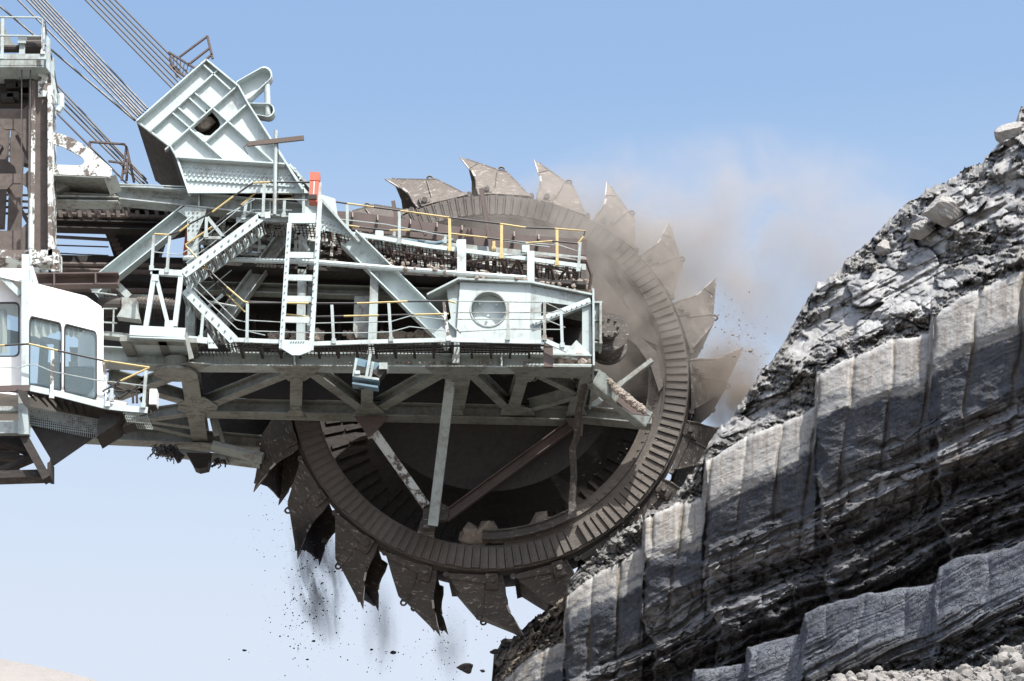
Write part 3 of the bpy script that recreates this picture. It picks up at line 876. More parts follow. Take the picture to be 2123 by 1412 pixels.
# --- one bucket, traced from the one next to the top and turned upright
def to_local(x, y, tipa=math.radians(-7.2)):
    dx, dy = (x - 1014), -(y - 784) / 0.9345
    r, a = math.hypot(dx, dy), math.atan2(dx, dy) - tipa
    return r, a
CH = [(948, 307), (957, 320), (968, 335), (975, 341), (981, 352), (984, 364), (985, 378), (990, 393), (1046, 391), (1101, 397), (1090, 391), (1068, 367), (1046, 344), (1028, 339), (971, 318)]
def true_r(r): return r + 24 * max(0.0, (r - 418) / 95.0)
chk = [(true_r(r), a) for r, a in (to_local(*p) for p in CH)]
def lean(r): return max(0.0, (r - 418) / 100.0)
def cheek_pts(y, dr=0.0, da=0.0, dy=.6): return [wheel_point(r + dr * (.3 + .7 * lean(r)), a + da, y + dy * lean(r)) for r, a in chk]
def make_bucket():
    mb = MB()
    YN, YFAR = .28, 2.45
    tn = 0.07
    near = cheek_pts(YN); far = cheek_pts(YFAR, -33, .0, .35)
    mb.holed(near, [], (0, tn, 0)); mb.holed([p - Vector((0, tn, 0)) for p in far], [], (0, tn, 0))
    # outer (back) skin between the cheeks: crown to heel, with thickness
    def skin(i, j, th=.05, m=0, ins=.0):
        a, b, c, d = near[i], near[j], far[j], far[i]
        n = (b - a).cross(d - a).normalized() * th
        mb.add([a, b, c, d, a + n, b + n, c + n, d + n], [(0, 1, 2, 3), (7, 6, 5, 4), (0, 4, 5, 1), (1, 5, 6, 2), (2, 6, 7, 3), (3, 7, 4, 0)], m)
    skin(14, 13); skin(13, 12); skin(12, 11); skin(11, 10)
    # cutting lip: two slanting edges running back from the tips to a notch
    mid = (near[14] + far[14]) / 2; t0, t1 = near[0], far[0]
    k0, k1 = near[0].lerp(near[14], .55), far[0].lerp(far[14], .55)
    for a, b in ((k0, mid), (k1, mid)):
        pass
    lip = [k0, near[14], far[14], k1, k1.lerp(mid, .45), mid.lerp(k0.lerp(k1, .5), .25), k0.lerp(mid, .45)]
    nn = (near[14] - near[0]).cross(far[0] - near[0]).normalized() * .05
    mb.holed(lip, [], nn)
    # side cutter edges and tooth caps in bright worn steel
    for pts, s in ((near, -1), (far, 1)):
        y = -0.012 if s < 0 else 0.012
        e = [0, 1, 2]
        for a, b in zip(e[:-1], e[1:]):
            A, B = pts[a], pts[b]
            inn = (pts[14] - pts[0]) * .17
            q = [A, B, B + inn * (.9 if b < 2 else .45), A + inn * (.05 if a == 0 else .9)]
            mb.prism([p + Vector((0, y if s < 0 else -.06, 0)) for p in q], (0, .10, 0), 1)
        for a in (3, 4, 5, 6):
            A, B = pts[a], pts[a + 1]
            mb.tube([A + Vector((0, .0 if s < 0 else 0, 0)), B], .03, 6, m=1 if a < 4 else 0)
    # welded seam, heel strap, mounting block and pin, lifting eye
    def q(x, y, yy=YN):
        r, a = to_local(x, y); r = true_r(r)
        if yy > 1: return wheel_point(r - 33 * (.3 + .7 * lean(r)), a, yy + .35 * lean(r))
        return wheel_point(r, a, yy + .6 * lean(r))
    A, B = q(1028, 341), q(1024, 390)
    mb.tube([A, B], .022, 5)
    mb.tube([q(968, 334), q(985, 324)], .018, 5)
    mb.prism([q(1012, 380), q(1094, 390), q(1100, 398), q(1012, 392)], (0, -.07, 0))
    mb.holed([q(x, y) for x, y in rrect(997, 372, 1022, 394, 3)], [], (0, -.11, 0))
    mb.holed([q(x, y) - Vector((0, .11, 0)) for x, y in rrect(1001, 374, 1019, 390, 2)], [], (0, -.02, 0))
    c = q(1008, 384); mb.cyl(c - Vector((0, .20, 0)), c, .075, 10)
    for yy in (YN + .035, YFAR - .035):
        e = q(1036, 336, yy)
        for k in range(10):
            a0, a1 = 2 * math.pi * k / 10, 2 * math.pi * (k + 1) / 10
            mb.tube([e + Vector((math.cos(a0) * .07, 0, math.sin(a0) * .07)), e + Vector((math.cos(a1) * .07, 0, math.sin(a1) * .07))], .028, 5)
        mb.box(q(1036, 341, yy), (.16, .06, .12))
    e = q(1102, 397); mb.cyl(e - Vector((0, .06, 0)), e + Vector((0, .06, 0)), .07, 10)
    # inner floor of the bucket
    a, b = q(990, 393), q(1100, 397)
    mb.add([a, b, b + Vector((0, YFAR - YN, 0)) * 1, a + Vector((0, YFAR - YN, 0))], [(0, 1, 2, 3)])
    ob = build('bucket', mb, [M['bucket'], M['tooth']], wheel, origin=Vector((0, 0, 0)))
    return ob
bk0 = make_bucket()
TIP = [-25.3, -7.2, 10.0, 27.8, 45.4, 62.9, 80.9, 99.2, 117.5, 136.0, 154.2, 172.6, 191.0, 209.0, 227.8, 246.2, 264.4, 282.5, 300.5, 317.5]
for i, t in enumerate(TIP):
    o = bk0 if i == 0 else bk0.copy()
    if i: SC.collection.objects.link(o); o.parent = wheel
    o.rotation_euler = (math.radians(R.uniform(-.8, .8)), math.radians(t), 0)
    o['group'] = 'buckets round the wheel'
# --- fixed brown chute rim inside the lower right of the wheel, with its hooks
def fixed(name, fn, mats, rot=True):
    mb = MB(); fn(mb)
    rm = Matrix.Rotation(YAW, 3, 'Z')
    mb.v = [tuple(WC + rm @ Vector(v)) for v in mb.v]
    return part(name, mb, mats)
def chute_rim(mb):
    annulus(mb, 330, 352, .02, .10, math.radians(58), math.radians(163), 60, y1b=.12)
    annulus(mb, 352, 362, .10, .6, math.radians(50), math.radians(175), 60)
    for k in range(26):
        a = math.radians(78 + 3.2 * k + R.uniform(-.4, .4))
        c = wheel_point(350, a, .02); d = Vector((math.sin(a), 0, math.cos(a))); t = Vector((d.z, 0, -d.x))
        mb.bar(c, c + t * .11, .035, .06); mb.bar(c + t * .11, c + t * .11 - d * .07, .03, .06)
fixed('chute_rim', chute_rim, M['ring'])
def guard(mb):
    shell(mb, [(352, -.12), (344, -.16), (336, -.14), (334, -.05), (336, -.13)], math.radians(168), math.radians(182), 20)
    annulus(mb, 338, 352, -.18, -.05, math.radians(150), math.radians(182), 30)
    annulus(mb, 352, 355, -.26, -.02, math.radians(150), math.radians(182), 30)
    annulus(mb, 335, 338, -.26, -.02, math.radians(150), math.radians(182), 30)
fixed('guard_rail', guard, M['bucket'])
# spilled stones lying in the wheel
mb = MB()
for x, y, r in ((985, 1112, .35), (1010, 1104, .42), (1025, 1112, .3), (1075, 1110, .24), (1120, 1092, .38), (1135, 1088, .3), (965, 1115, .25), (1060, 1118, .2), (1150, 1098, .2)):
    mb.rock(P(x, y, YW + .25), r, sq=(1.2, 1, .8))
props(build('spilled_stones', mb, M['clod']), 'grey stones and clods lying in the bottom of the wheel rim', kind='stuff')
# fixed dark plate in the middle of the wheel, chute slab and pulley
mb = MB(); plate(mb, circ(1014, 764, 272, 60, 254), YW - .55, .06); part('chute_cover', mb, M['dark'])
mb = MB()
plate(mb, [(1205, 560), (1232, 548), (1262, 588), (1300, 640), (1350, 675), (1368, 702), (1362, 716), (1330, 700), (1290, 668), (1240, 618), (1205, 590)], YW - .25, .05)
part('chute_plate', mb, M['ring'])
mb = MB()
plate(mb, [(1205, 590), (1240, 618), (1290, 668), (1330, 700), (1362, 730), (1375, 800), (1366, 812), (1350, 760), (1320, 716), (1270, 680), (1205, 625)], YW - .32, .3)
part('chute_edge', mb, M['ring'])
mb = MB()
plate(mb, [(1110, 430), (1180, 452), (1196, 462), (1188, 500), (1110, 500)], YW + .1, .04)
part('stiffener_plate', mb, M['ring'])
# dusty end plate (right of the box head) with rungs
mb = MB()
plate(mb, [(1335, 725), (1362, 700), (1378, 760), (1375, 800), (1352, 800), (1350, 772)], YW - .1, .05)
plate(mb, [(1352, 740), (1378, 740), (1380, 905), (1340, 955), (1352, 850)], YW - .04, .05)
part('chute_side_plate', mb, M['ring'])
mb = MB()
c = P(1262, 690, 59.4)
mb.cyl(c, c + Vector((0, .9, 0)), .42, 28); mb.cyl(c - Vector((0, .06, 0)), c, .50, 28); mb.cyl(c + Vector((0, .9, 0)), c + Vector((0, 1.0, 0)), .5, 28)
mb.cyl(c - Vector((0, .35, 0)), c, .2, 16); mb.cyl(c - Vector((0, .42, 0)), c - Vector((0, .3, 0)), .28, 12)
for k in range(8):
    a = k * math.pi / 4; q = c + Vector((math.cos(a) * .22, -.42, math.sin(a) * .22)); mb.cyl(q - Vector((0, .05, 0)), q, .035, 6)
part('tail_pulley', mb, M['bucket'])
mb = MB()
px_ibeam(mb, (1235, 665), (1235, 665.1), 58.5, 58.5, 30, .3) if False else None
plate(mb, [(1228, 625), (1246, 628), (1246, 705), (1228, 702)], 58.4, .5); plate(mb, [(1243, 624), (1248, 624), (1248, 712), (1243, 712)], 58.2, .7)
mb.bar(P(1228, 664, 58.35), P(1246, 664, 58.35), .04, .5); mb.bar(P(1226, 626, 58.3), P(1249, 626, 58.3), .04, .6); mb.bar(P(1226, 708, 58.3), P(1249, 710, 58.3), .04, .6)
part('bearing_bracket', mb, M['worn'])

# ---------------------------------------------------------------- boom underframe (flat truss seen from below)
Z0 = P(800, 764, F).z
Y2 = 61.35; Y3 = 63.4
def zbeam(mb, a, b, w, h=.3, prof='I', dz=0.0, t=.028, m=None):
    """member lying in the floor plane of the boom; px points on its underside"""
    A, B = PZ(*a, Z0), PZ(*b, Z0)
    d = (B - A).normalized(); s = d.cross(Vector((0, 0, 1))).normalized()
    if s.y < 0: s = -s
    off = Vector((0, 0, h / 2 + dz)) - s * w / 2
    return mb.ibeam(A + off, B + off, h, w, prof, t, m, up=(0, 0, 1))
mb = MB(); px_ibeam(mb, (160, 731), (392, 743), F, F, 36, .5, up=(0, 0, 1)); px_ibeam(mb, (392, 743), (1228, 748), F, F, 30, .5, 'I', up=(0, 0, 1))
for x in (610, 945, 1040, 1162): mb.bar(P(x, 736, F + .02), P(x, 759, F + .02), .04, .2)
part('boom_chord', mb, M['pale'])
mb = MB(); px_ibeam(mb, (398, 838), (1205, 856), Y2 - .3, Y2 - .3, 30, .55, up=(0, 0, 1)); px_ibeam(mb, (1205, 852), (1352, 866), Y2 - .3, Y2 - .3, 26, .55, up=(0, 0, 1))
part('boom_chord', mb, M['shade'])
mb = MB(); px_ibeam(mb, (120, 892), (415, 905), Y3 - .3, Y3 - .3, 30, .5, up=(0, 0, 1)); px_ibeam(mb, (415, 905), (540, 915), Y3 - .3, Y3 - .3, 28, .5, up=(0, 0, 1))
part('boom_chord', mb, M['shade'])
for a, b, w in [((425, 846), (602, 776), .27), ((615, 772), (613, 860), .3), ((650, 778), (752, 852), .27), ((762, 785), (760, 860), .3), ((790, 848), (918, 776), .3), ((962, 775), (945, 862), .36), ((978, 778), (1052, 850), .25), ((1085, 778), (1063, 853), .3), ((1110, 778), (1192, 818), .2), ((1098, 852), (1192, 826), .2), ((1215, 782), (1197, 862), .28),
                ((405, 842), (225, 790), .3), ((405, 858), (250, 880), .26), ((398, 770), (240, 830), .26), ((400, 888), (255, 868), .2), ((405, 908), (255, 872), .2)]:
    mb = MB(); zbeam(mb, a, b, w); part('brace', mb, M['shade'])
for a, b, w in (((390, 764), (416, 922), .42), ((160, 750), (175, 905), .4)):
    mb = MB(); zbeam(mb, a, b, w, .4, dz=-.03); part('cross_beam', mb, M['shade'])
mb = MB(); plate(mb, [(432, 858), (640, 862), (640, 900), (560, 930), (450, 916)], 64.2, .1); part('transfer_casing', mb, M['body'])
mb = MB(); px_ibeam(mb, (440, 900), (545, 912), 63.6, 63.6, 16, .3, up=(0, 0, 1)); px_bar(mb, (446, 862), (462, 915), 62.6, 8, .15); px_bar(mb, (436, 848), (448, 900), 61.9, 12, .15); part('brace', mb, M['shade'])
# gusset plates under the nodes with bolt rows
def gusset(pts, k=1):
    mb = MB(); v = [PZ(x, y, Z0 - .035) for x, y in pts]
    mb.holed(v, [], (0, 0, .03))
    cx = sum(p[0] for p in pts) / len(pts); cy = sum(p[1] for p in pts) / len(pts)
    for x, y in pts:
        for f in (.55, .68, .8):
            for s in (-3, 3):
                q = PZ(cx + (x - cx) * f + s, cy + (y - cy) * f, Z0 - .035); mb.cyl(q - Vector((0, 0, .02)), q, .018, 6)
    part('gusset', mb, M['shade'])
for g in ([(560, 759), (670, 759), (650, 778), (632, 790), (598, 790), (585, 778)], [(878, 760), (1010, 760), (992, 778), (968, 792), (938, 792), (905, 780)], [(1050, 760), (1226, 761), (1224, 785), (1110, 782), (1100, 792), (1072, 792), (1066, 772)],
          [(725, 868), (740, 850), (752, 838), (775, 838), (792, 850), (808, 868)], [(1035, 870), (1040, 850), (1055, 838), (1075, 842), (1105, 850), (1112, 870)], [(590, 868), (604, 845), (622, 845), (634, 868)], [(920, 870), (935, 845), (955, 845), (965, 870)], [(1170, 872), (1185, 825), (1200, 822), (1220, 872)],
          [(372, 838), (398, 822), (425, 826), (452, 842), (448, 852), (425, 858), (425, 872), (392, 872), (385, 856), (368, 850)], [(360, 762), (392, 752), (440, 756), (400, 775), (378, 778)]):
    gusset(g)
for x, y, r in ((364, 772, .52), (398, 928, .5)):
    mb = MB(); c = PZ(x, y, Z0 - .05); mb.cyl(c - Vector((0, 0, .06)), c, r, 26); mb.cyl(c, c + Vector((0, 0, .35)), r * .55, 20); part('pin_cap', mb, M['shade'])
mb = MB(); plate(mb, [(386, 938), (438, 940), (430, 968), (412, 972), (402, 968), (396, 955)], 62.9, .45); part('hanging_bracket', mb, M['body'])
mb = MB(); mb.tube([P(325, 935, 63.2), P(400, 944, 63.2), P(540, 962, 63.2)], .13, 10); mb.tube([P(440, 925, 63), P(545, 950, 63)], .16, 8); part('pipe', mb, M['worn'])
mb = MB()
mb.tube([P(330, 938, 63.1), P(362, 942, 63.1), P(372, 958, 63.1)], .07, 6); mb.tube([P(350, 925, 63.1), P(378, 950, 63.1)], .09, 6)
for k in range(26):
    x = R.uniform(318, 372); a = Vector(P(x, R.uniform(920, 928), 63.0)); q = [a]
    for j in range(4): q.append(q[-1] + Vector((R.uniform(-.12, .16), R.uniform(-.1, .1), -R.uniform(.02, .16))))
    mb.tube(q, .014, 4)
for k in range(12):
    a = P(R.uniform(440, 470), R.uniform(948, 956), 63.0); mb.tube([a, a + Vector((R.uniform(0, .1), 0, -R.uniform(.05, .15))), a + Vector((R.uniform(-.1, .2), 0, -R.uniform(.05, .25)))], .02, 4)
part('dangling_cables', mb, M['rubber'])
# dark sheet for the boom's shaded interior, and a deck made solid to shade it
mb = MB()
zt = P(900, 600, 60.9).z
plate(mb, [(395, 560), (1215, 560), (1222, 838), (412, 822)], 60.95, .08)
part('interior_shade_sheet', mb, M['dark'])
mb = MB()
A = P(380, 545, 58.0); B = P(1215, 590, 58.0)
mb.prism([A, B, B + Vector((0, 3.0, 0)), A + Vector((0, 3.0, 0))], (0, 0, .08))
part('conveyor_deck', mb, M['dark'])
mb = MB()
for k in range(9):
    a = P(430 + k * 88, 772, 59.5); mb.tube([a, a + Vector((0, 1.4, .9))], .12, 8)
    mb.box(P(440 + k * 88, 700, 60.2), (.08, .3, 1.2))
mb.bar(P(400, 618, 60.3), P(950, 640, 60.3), .12, .1); mb.bar(P(400, 655, 60.5), P(950, 672, 60.5), .2, .1)
for k in range(30):
    a = P(410 + k * 18, 580 + k * .7, 60.2); mb.box(a, (.05, .05, R.uniform(.3, .8)))
part('idler_row', mb, M['dark'])
mb = MB()
for k in range(40):
    mb.rock(P(R.uniform(560, 960), R.uniform(690, 706), 58.6), R.uniform(.06, .2))
for k in range(70):
    mb.rock(P(R.uniform(1155, 1222), R.uniform(738, 751), F + R.uniform(-.0, .3)), R.uniform(.06, .17))
for k in range(60):
    mb.rock(P(R.uniform(700, 1100), 753 + R.uniform(-2, 0), F + R.uniform(.02, .4)), R.uniform(.015, .05))
for k in range(90):
    mb.rock(P(R.uniform(960, 1222), 583 + R.uniform(0, 4), 58.0 + R.uniform(0, 1.6)), R.uniform(.03, .12))
for k in range(50):
    x = R.uniform(1140, 1215); mb.rock(P(x, 722 + (x - 1140) * .06, F + .2 + R.uniform(-.1, .5)), R.uniform(.04, .12))
for k in range(200):
    x = R.uniform(1190, 1225); mb.rock(P(x, 600 + R.uniform(-4, 4), 58.4), R.uniform(.03, .1))
for k in range(160):
    t = R.random(); mb.rock(P(1236 + 100 * t, 772 + 82 * t + R.uniform(-5, 5), 58.9), R.uniform(.03, .1))
for k in range(140):
    x = R.uniform(800, 1200); mb.rock(P(x, 545 + (x - 800) * .14 + R.uniform(-8, 8), 57.6 + R.uniform(0, .8)), R.uniform(.02, .08))
props(build('spilled_clods', mb, M['clod']), 'brown dirt and small clods spilled along the ledges of the excavator boom', kind='stuff')

# ---------------------------------------------------------------- struts hanging below
def strut(name, a, b, Ya, Yb, hpx, w, prof, mt):
    mb = MB(); px_ibeam(mb, a, b, Ya, Yb, hpx, w, prof, .022); 
    return part(name, mb, M[mt])
strut('hanging_strut', (757, 868), (884, 1048), 61.0, 61.2, 17, .2, 'D', 'patchy')
strut('hanging_strut', (934, 786), (897, 1090), 59.0, 61.0, 21, .16, 'D', 'pale')
strut('hanging_strut', (1182, 880), (922, 1070), 61.1, 61.3, 21, .2, 'C', 'rusty')
mb = MB(); mb.tube([P(1213, 792, 58.8), P(1200, 850, 59.8), P(1196, 905, 60.6), P(1187, 930, 60.8), P(1190, 985, 61.0), P(1184, 1062, 61.1)], .085, 4); plate(mb, [(1180, 1040), (1194, 1040), (1196, 1072), (1178, 1076)], 61.0, .1); part('bent_strut', mb, M['bucket'])
mb = MB(); plate(mb, [(866, 1100), (884, 1045), (902, 1035), (932, 1052), (928, 1075), (902, 1080), (900, 1112), (866, 1104)], 61.35, .25); mb.box(P(890, 1078, 61.3), (.3, .3, .5)); part('strut_foot', mb, M['bucket'])
mb = MB(); plate(mb, [(734, 862), (806, 864), (800, 872), (768, 905), (762, 905), (750, 885)], 60.9, .04); plate(mb, [(1170, 868), (1210, 870), (1207, 905), (1190, 890)], 60.9, .04); part('rusty_gusset', mb, M['rusty'])
mb = MB(); A, B = P(1236, 782, 58.6), P(1345, 872, 60.0)
mb.bar(A, B, .36, .03); mb.bar(A, B, .03, .42, du=.2); mb.bar(A, B, .03, .42, du=-.17)
part('discharge_chute', mb, M['worn'])
mb = MB(); px_bar(mb, (1226, 842), (1290, 792), 61.2, 11, .2); px_bar(mb, (1290, 792), (1352, 745), 61.2, 9, .2); part('brace', mb, M['worn'])
mb = MB(); plate(mb, [(1240, 770), (1348, 862), (1310, 858), (1228, 790)], 59.2, .04) ; part('rusty_gusset', mb, M['rusty'])

# ---------------------------------------------------------------- box head beside the wheel
mb = MB()
plate(mb, [(954, 585), (1101, 590), (1097, 706), (946, 702)], F, .05, [circ(1013, 640, 36, 32, 35)])
part('box_plate', mb, M['palest'])
mb = MB()
c = [P(x, y, F - .02) for x, y in circ(1013, 640, 39, 32, 38)]; ci = [P(x, y, F - .02) for x, y in circ(1013, 640, 36, 32, 35)]
mb.holed(c, [ci], (0, .5, 0))
part('porthole_ring', mb, M['worn'])
mb = MB(); plate(mb, circ(1014, 642, 35, 28, 34), F + .27, .05); bolts(mb, [(995, 630), (1030, 632), (1012, 655)], F + .19, .04); part('porthole_cover', mb, M['palest'])
mb = MB()
mb.holed([P(x, y, F) for x, y in [(1101, 592), (1225, 616), (1228, 752), (1097, 706)]] , [[P(x, y, F) for x, y in quadpts([(1122, 625), (1207, 636), (1207, 722), (1122, 706)])]], (0, .05, 0))
part('box_plate', mb, M['pale'])
mb = MB(); plate(mb, [(924, 590), (954, 588), (950, 702), (905, 700), (900, 690), (935, 660)], F + .1, .05); part('box_plate', mb, M['pale'])
mb = MB()                                                        # top flange, kinked, then the end plate
T_ = [(885, 612), (950, 579), (1101, 586), (1229, 612)]
for a, b in zip(T_[:-1], T_[1:]):
    A, B = P(*a, F - .12), P(*b, F - .12)
    mb.prism([A, B, B + Vector((0, 1.9, 0)), A + Vector((0, 1.9, 0))], (0, 0, .05))
A, B = P(1228, 598, F - .14), P(1229, 757, F - .14)
mb.prism([A, B, B + Vector((0, 3.3, 0)), A + Vector((0, 3.3, 0))], (.05, 0, 0))
A, B = P(1095, 734, F - .1), P(1228, 738, F - .1)
mb.prism([A, B, B + Vector((0, .6, 0)), A + Vector((0, .6, 0))], (0, 0, .04))
A, B = P(1090, 757, F - .1), P(1228, 758, F - .1)
mb.prism([A, B, B + Vector((0, .6, 0)), A + Vector((0, .6, 0))], (0, 0, .04))
part('box_flange', mb, M['pale'])
mb = MB(); A, B = P(1105, 668, F - .08), P(1224, 622, F - .08); mb.bar(A, B, .03, .2, du=-.07); mb.bar(A, B, .14, .03); 
bolts(mb, [(1112 + k * 10.5, 668 - k * 4.1) for k in range(11)], F - .08, .02); part('brace', mb, M['palest'])
mb = MB(); px_bar(mb, (1137, 760), (1137, 700), 57.0, 19, .12); part('rusty_gusset', mb, M['rusty'])
mb = MB(); plate(mb, [(1195, 705), (1225, 735), (1225, 750), (1168, 742), (1120, 722), (1122, 706), (1180, 722)], F - .03, .03); part('box_plate', mb, M['palest'])
mb = MB()                                                         # posts carrying the upper walkway
for x0, x1, y0, y1 in ((948, 966, 496, 582), (1093, 1108, 520, 590)):
    px_bar(mb, ((x0 + x1) / 2, y0), ((x0 + x1) / 2, y1), F, x1 - x0, .22)
part('upright', mb, M['palest'])
# diagonals and posts of the boom side
mb = MB(); px_ibeam(mb, (722, 490), (940, 705), F, F, 44, .3, 'C', .03); part('side_diagonal', mb, M['palest'])
mb = MB(); px_ibeam(mb, (596, 478), (428, 705), F + .5, F + .5, 30, .3, 'C', .03); part('side_diagonal', mb, M['worn'])
mb = MB(); px_ibeam(mb, (388, 436), (190, 596), F, F, 34, .35, 'C', .03); part('side_diagonal', mb, M['palest'])
mb = MB(); px_bar(mb, (777, 562), (770, 742), F + .12, 17, .25); px_bar(mb, (628, 470), (622, 735), F + .3, 17, .25); px_bar(mb, (648, 500), (640, 735), F + .9, 12, .25); px_bar(mb, (402, 430), (392, 730), F + .1, 20, .25); px_bar(mb, (945, 705), (945, 752), F - .25, 15, .2, up=None); part('upright', mb, M['pale'])
mb = MB(); plate(mb, [(735, 614), (766, 614), (762, 700), (738, 700), (732, 685)], F + .6, .05); part('bracket_plate', mb, M['worn'])
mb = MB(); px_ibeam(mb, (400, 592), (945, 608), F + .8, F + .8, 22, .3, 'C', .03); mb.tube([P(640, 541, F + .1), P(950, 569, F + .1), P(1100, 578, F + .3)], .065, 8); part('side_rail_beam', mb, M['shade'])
mb = MB(); mb.tube([P(380, 535, F + .1), P(640, 543, F), P(950, 567, F), P(1095, 577, F + .1)], .07, 8); part('pipe', mb, M['palest'])

# ---------------------------------------------------------------- top chord of the boom
mb = MB()
px_ibeam(mb, (105, 395), (245, 400), F + .5, F + .5, 22, .5, up=(0, 0, 1)); px_ibeam(mb, (240, 395), (640, 438), F, F, 34, .5, 'I', up=(0, 0, 1))
for x, y in ((412, 413), (520, 425), (560, 430)): mb.bar(P(x, y - 14, F), P(x, y + 14, F), .04, .22)
bolts(mb, [(318 + k * 6, 398 + k * .55 + j * 8) for k in range(11) for j in range(2)], F + .2, .03)
part('top_chord', mb, M['pale'])
mb = MB(); px_ibeam(mb, (105, 440), (700, 480), 61.5, 61.5, 26, .4, up=(0, 0, 1)); px_ibeam(mb, (105, 462), (400, 470), 60.0, 60.0, 18, .4, up=(0, 0, 1)); part('top_chord', mb, M['dark'])
mb = MB(); plate(mb, [(368, 438), (388, 425), (430, 428), (420, 460), (402, 500), (388, 500), (388, 450)], F + .02, .04); bolts(mb, [(392 + (k % 3) * 9, 440 + (k // 3) * 9) for k in range(15)], F + .02, .025); part('node_plate', mb, M['pale'])
# gusset from the head down to the walkway end
mb = MB(); plate(mb, [(596, 345), (615, 360), (655, 405), (700, 445), (735, 495), (700, 480), (640, 440), (600, 400)], F - .05, .05); px_bar(mb, (600, 340), (745, 500), F - .25, 5, .25); part('node_plate', mb, M['pale'])
mb = MB()
for k in range(24): 
    x = 640 + (k % 12) * 7.5; bolts(mb, [(x, 446 + (k % 12) * 3 + (k // 12) * 9)], F - .07, .022)
plate(mb, [(628, 425), (720, 470), (740, 492), (640, 470)], F - .06, .03); part('bolted_splice', mb, M['palest'])
mb = MB(); plate(mb, [(655, 400), (695, 412), (700, 450), (690, 452), (655, 425)], F - .03, .6); part('box_plate', mb, M['palest'])

# ---------------------------------------------------------------- conveyor with rusty side boards
mb = MB()
plate(mb, [(690, 437), (742, 440), (830, 452), (930, 467), (1000, 476), (1090, 487), (1218, 497), (1215, 530), (1090, 522), (930, 500), (760, 480), (690, 470)], 59.2, .05)
for k, x in enumerate((730, 782, 850, 905, 957, 1012, 1065, 1116)):
    y = 437 + (x - 690) * .118
    mb.prism([P(x, y - 2, 59.2), P(x - 3, y + 36, 59.2), P(x - 3, y + 36, 59.0), P(x, y + 8, 58.85)], (.03, 0, 0))
part('conveyor_side_board', mb, M['rusty'])
for a, b, w in (((998, 390), (1020, 522), 9), ((815, 416), (830, 500), 8), ((868, 448), (882, 486), 5)):
    mb = MB(); px_ibeam(mb, a, b, 58.6, 58.6, w, .14, 'D', .02); part('board_prop', mb, M['rusty'])
mb = MB()
plate(mb, [(690, 478), (1215, 532), (1215, 560), (1100, 545), (690, 505)], 58.9, .05)
bolts(mb, [(700 + k * 17, 490 + k * 1.75 + 6) for k in range(30)], 58.9, .03)
part('conveyor_frame', mb, M['worn'])
mb = MB(); A, B = P(420, 470, 59.4), P(1200, 560, 59.4)
mb.prism([A, B, B + Vector((0, 1.3, 0)), A + Vector((0, 1.3, 0))], (0, 0, .03)); part('conveyor_belt', mb, M['rubber'])
mb = MB(); mb.tube([P(700, 484, 58.8), P(900, 505, 58.8), P(940, 498, 58.8)], .05, 7); part('pipe', mb, M['blue'])
mb = MB(); mb.tube([P(1100, 534, 58.0), P(1216, 541, 58.0)], .08, 8); mb.tube([P(1216, 541, 58.0), P(1226, 570, 58.1), P(1222, 600, 58.2)], .05, 6); part('pipe', mb, M['rusty'])

YR = 56.8
# ---------------------------------------------------------------- upper walkway
YU = 57.85
UW = [(655, 468), (720, 483), (790, 493), (890, 510), (1035, 528), (1205, 551)]
mb = MB()
for a, b in zip(UW[:-1], UW[1:]): px_bar(mb, a, b, YU, 9, .06)
px_bar(mb, (490, 455), (660, 458), YU, 10, .06)
part('walkway_edge', mb, M['palest'])
grating('walkway_grating', UW, 1.5, YU + .06, holes=.05)
mb = MB()
for x in list(range(700, 1205, 34)):
    y = 479 + (x - 700) * .142
    A = P(x, y + 6, YU + .08); mb.bar(A, A + Vector((.25, 1.6, -.12)), .10, .06)
    if x % 3 == 0: mb.bar(A, A + Vector((-.5, 1.2, -.3)), .05, .05)
mb.tube([P(900, 522, YU + .1), P(960, 542, YU + .1), P(1040, 538, YU + .3), P(1100, 545, YU + .1), P(1190, 566, YU + .2)], .03, 5)
mb.tube([P(820, 520, YU + .3), P(900, 535, YU + .3), P(1000, 545, YU + .4)], .025, 5)
A, B = P(690, 505, YU + 1.3), P(1200, 582, YU + 1.3); mb.bar(A, B, .12, .08)
part('walkway_bearers', mb, M['rusty'])
mb = MB()
for k in range(9):
    x0 = 700 + k * 55; y0 = 493 + k * 7.6
    plate(mb, [(x0, y0), (x0 + 46, y0 + 6), (x0 + 46, y0 + 40), (x0, y0 + 36)], YU + 1.5, .03)
part('catch_plate', mb, M['patchy'])
railing('handrail', [[(663, 413), (672, 415), (720, 422), (830, 437), (931, 451), (1037, 464), (1090, 472), (1150, 474), (1213, 479), (1210, 490), (1198, 505), (1145, 500)], [(680, 452), (720, 456), (800, 465), (835, 472), (930, 490)], [(1150, 505), (1205, 523)], [(1040, 530), (1110, 525), (1200, 540)]],
        [(720, 424, 720, 490), (828, 438, 828, 505), (932, 452, 933, 520, 'yellow'), (1040, 466, 1040, 535, 'yellow'), (1155, 476, 1155, 550, 'yellow'), (1203, 502, 1199, 562)], YU)
railing('handrail', [[(712, 466), (745, 471), (808, 478), (850, 478), (930, 484), (1010, 493), (1090, 504), (1145, 500)], [(1020, 495), (1150, 508)], [(1045, 500), (1140, 512)]], [(818, 479, 816, 497), (924, 487, 922, 505), (1024, 500, 1024, 520, 'yellow')], 58.2)
mb = MB()
for x, y, w, h in ((955, 512, 17, 18), (1090, 520, 15, 16), (787, 488, 16, 12)): mb.box(P(x, y, 58.8), (w * S, .3, h * S))
part('junction_box', mb, M['palest'])

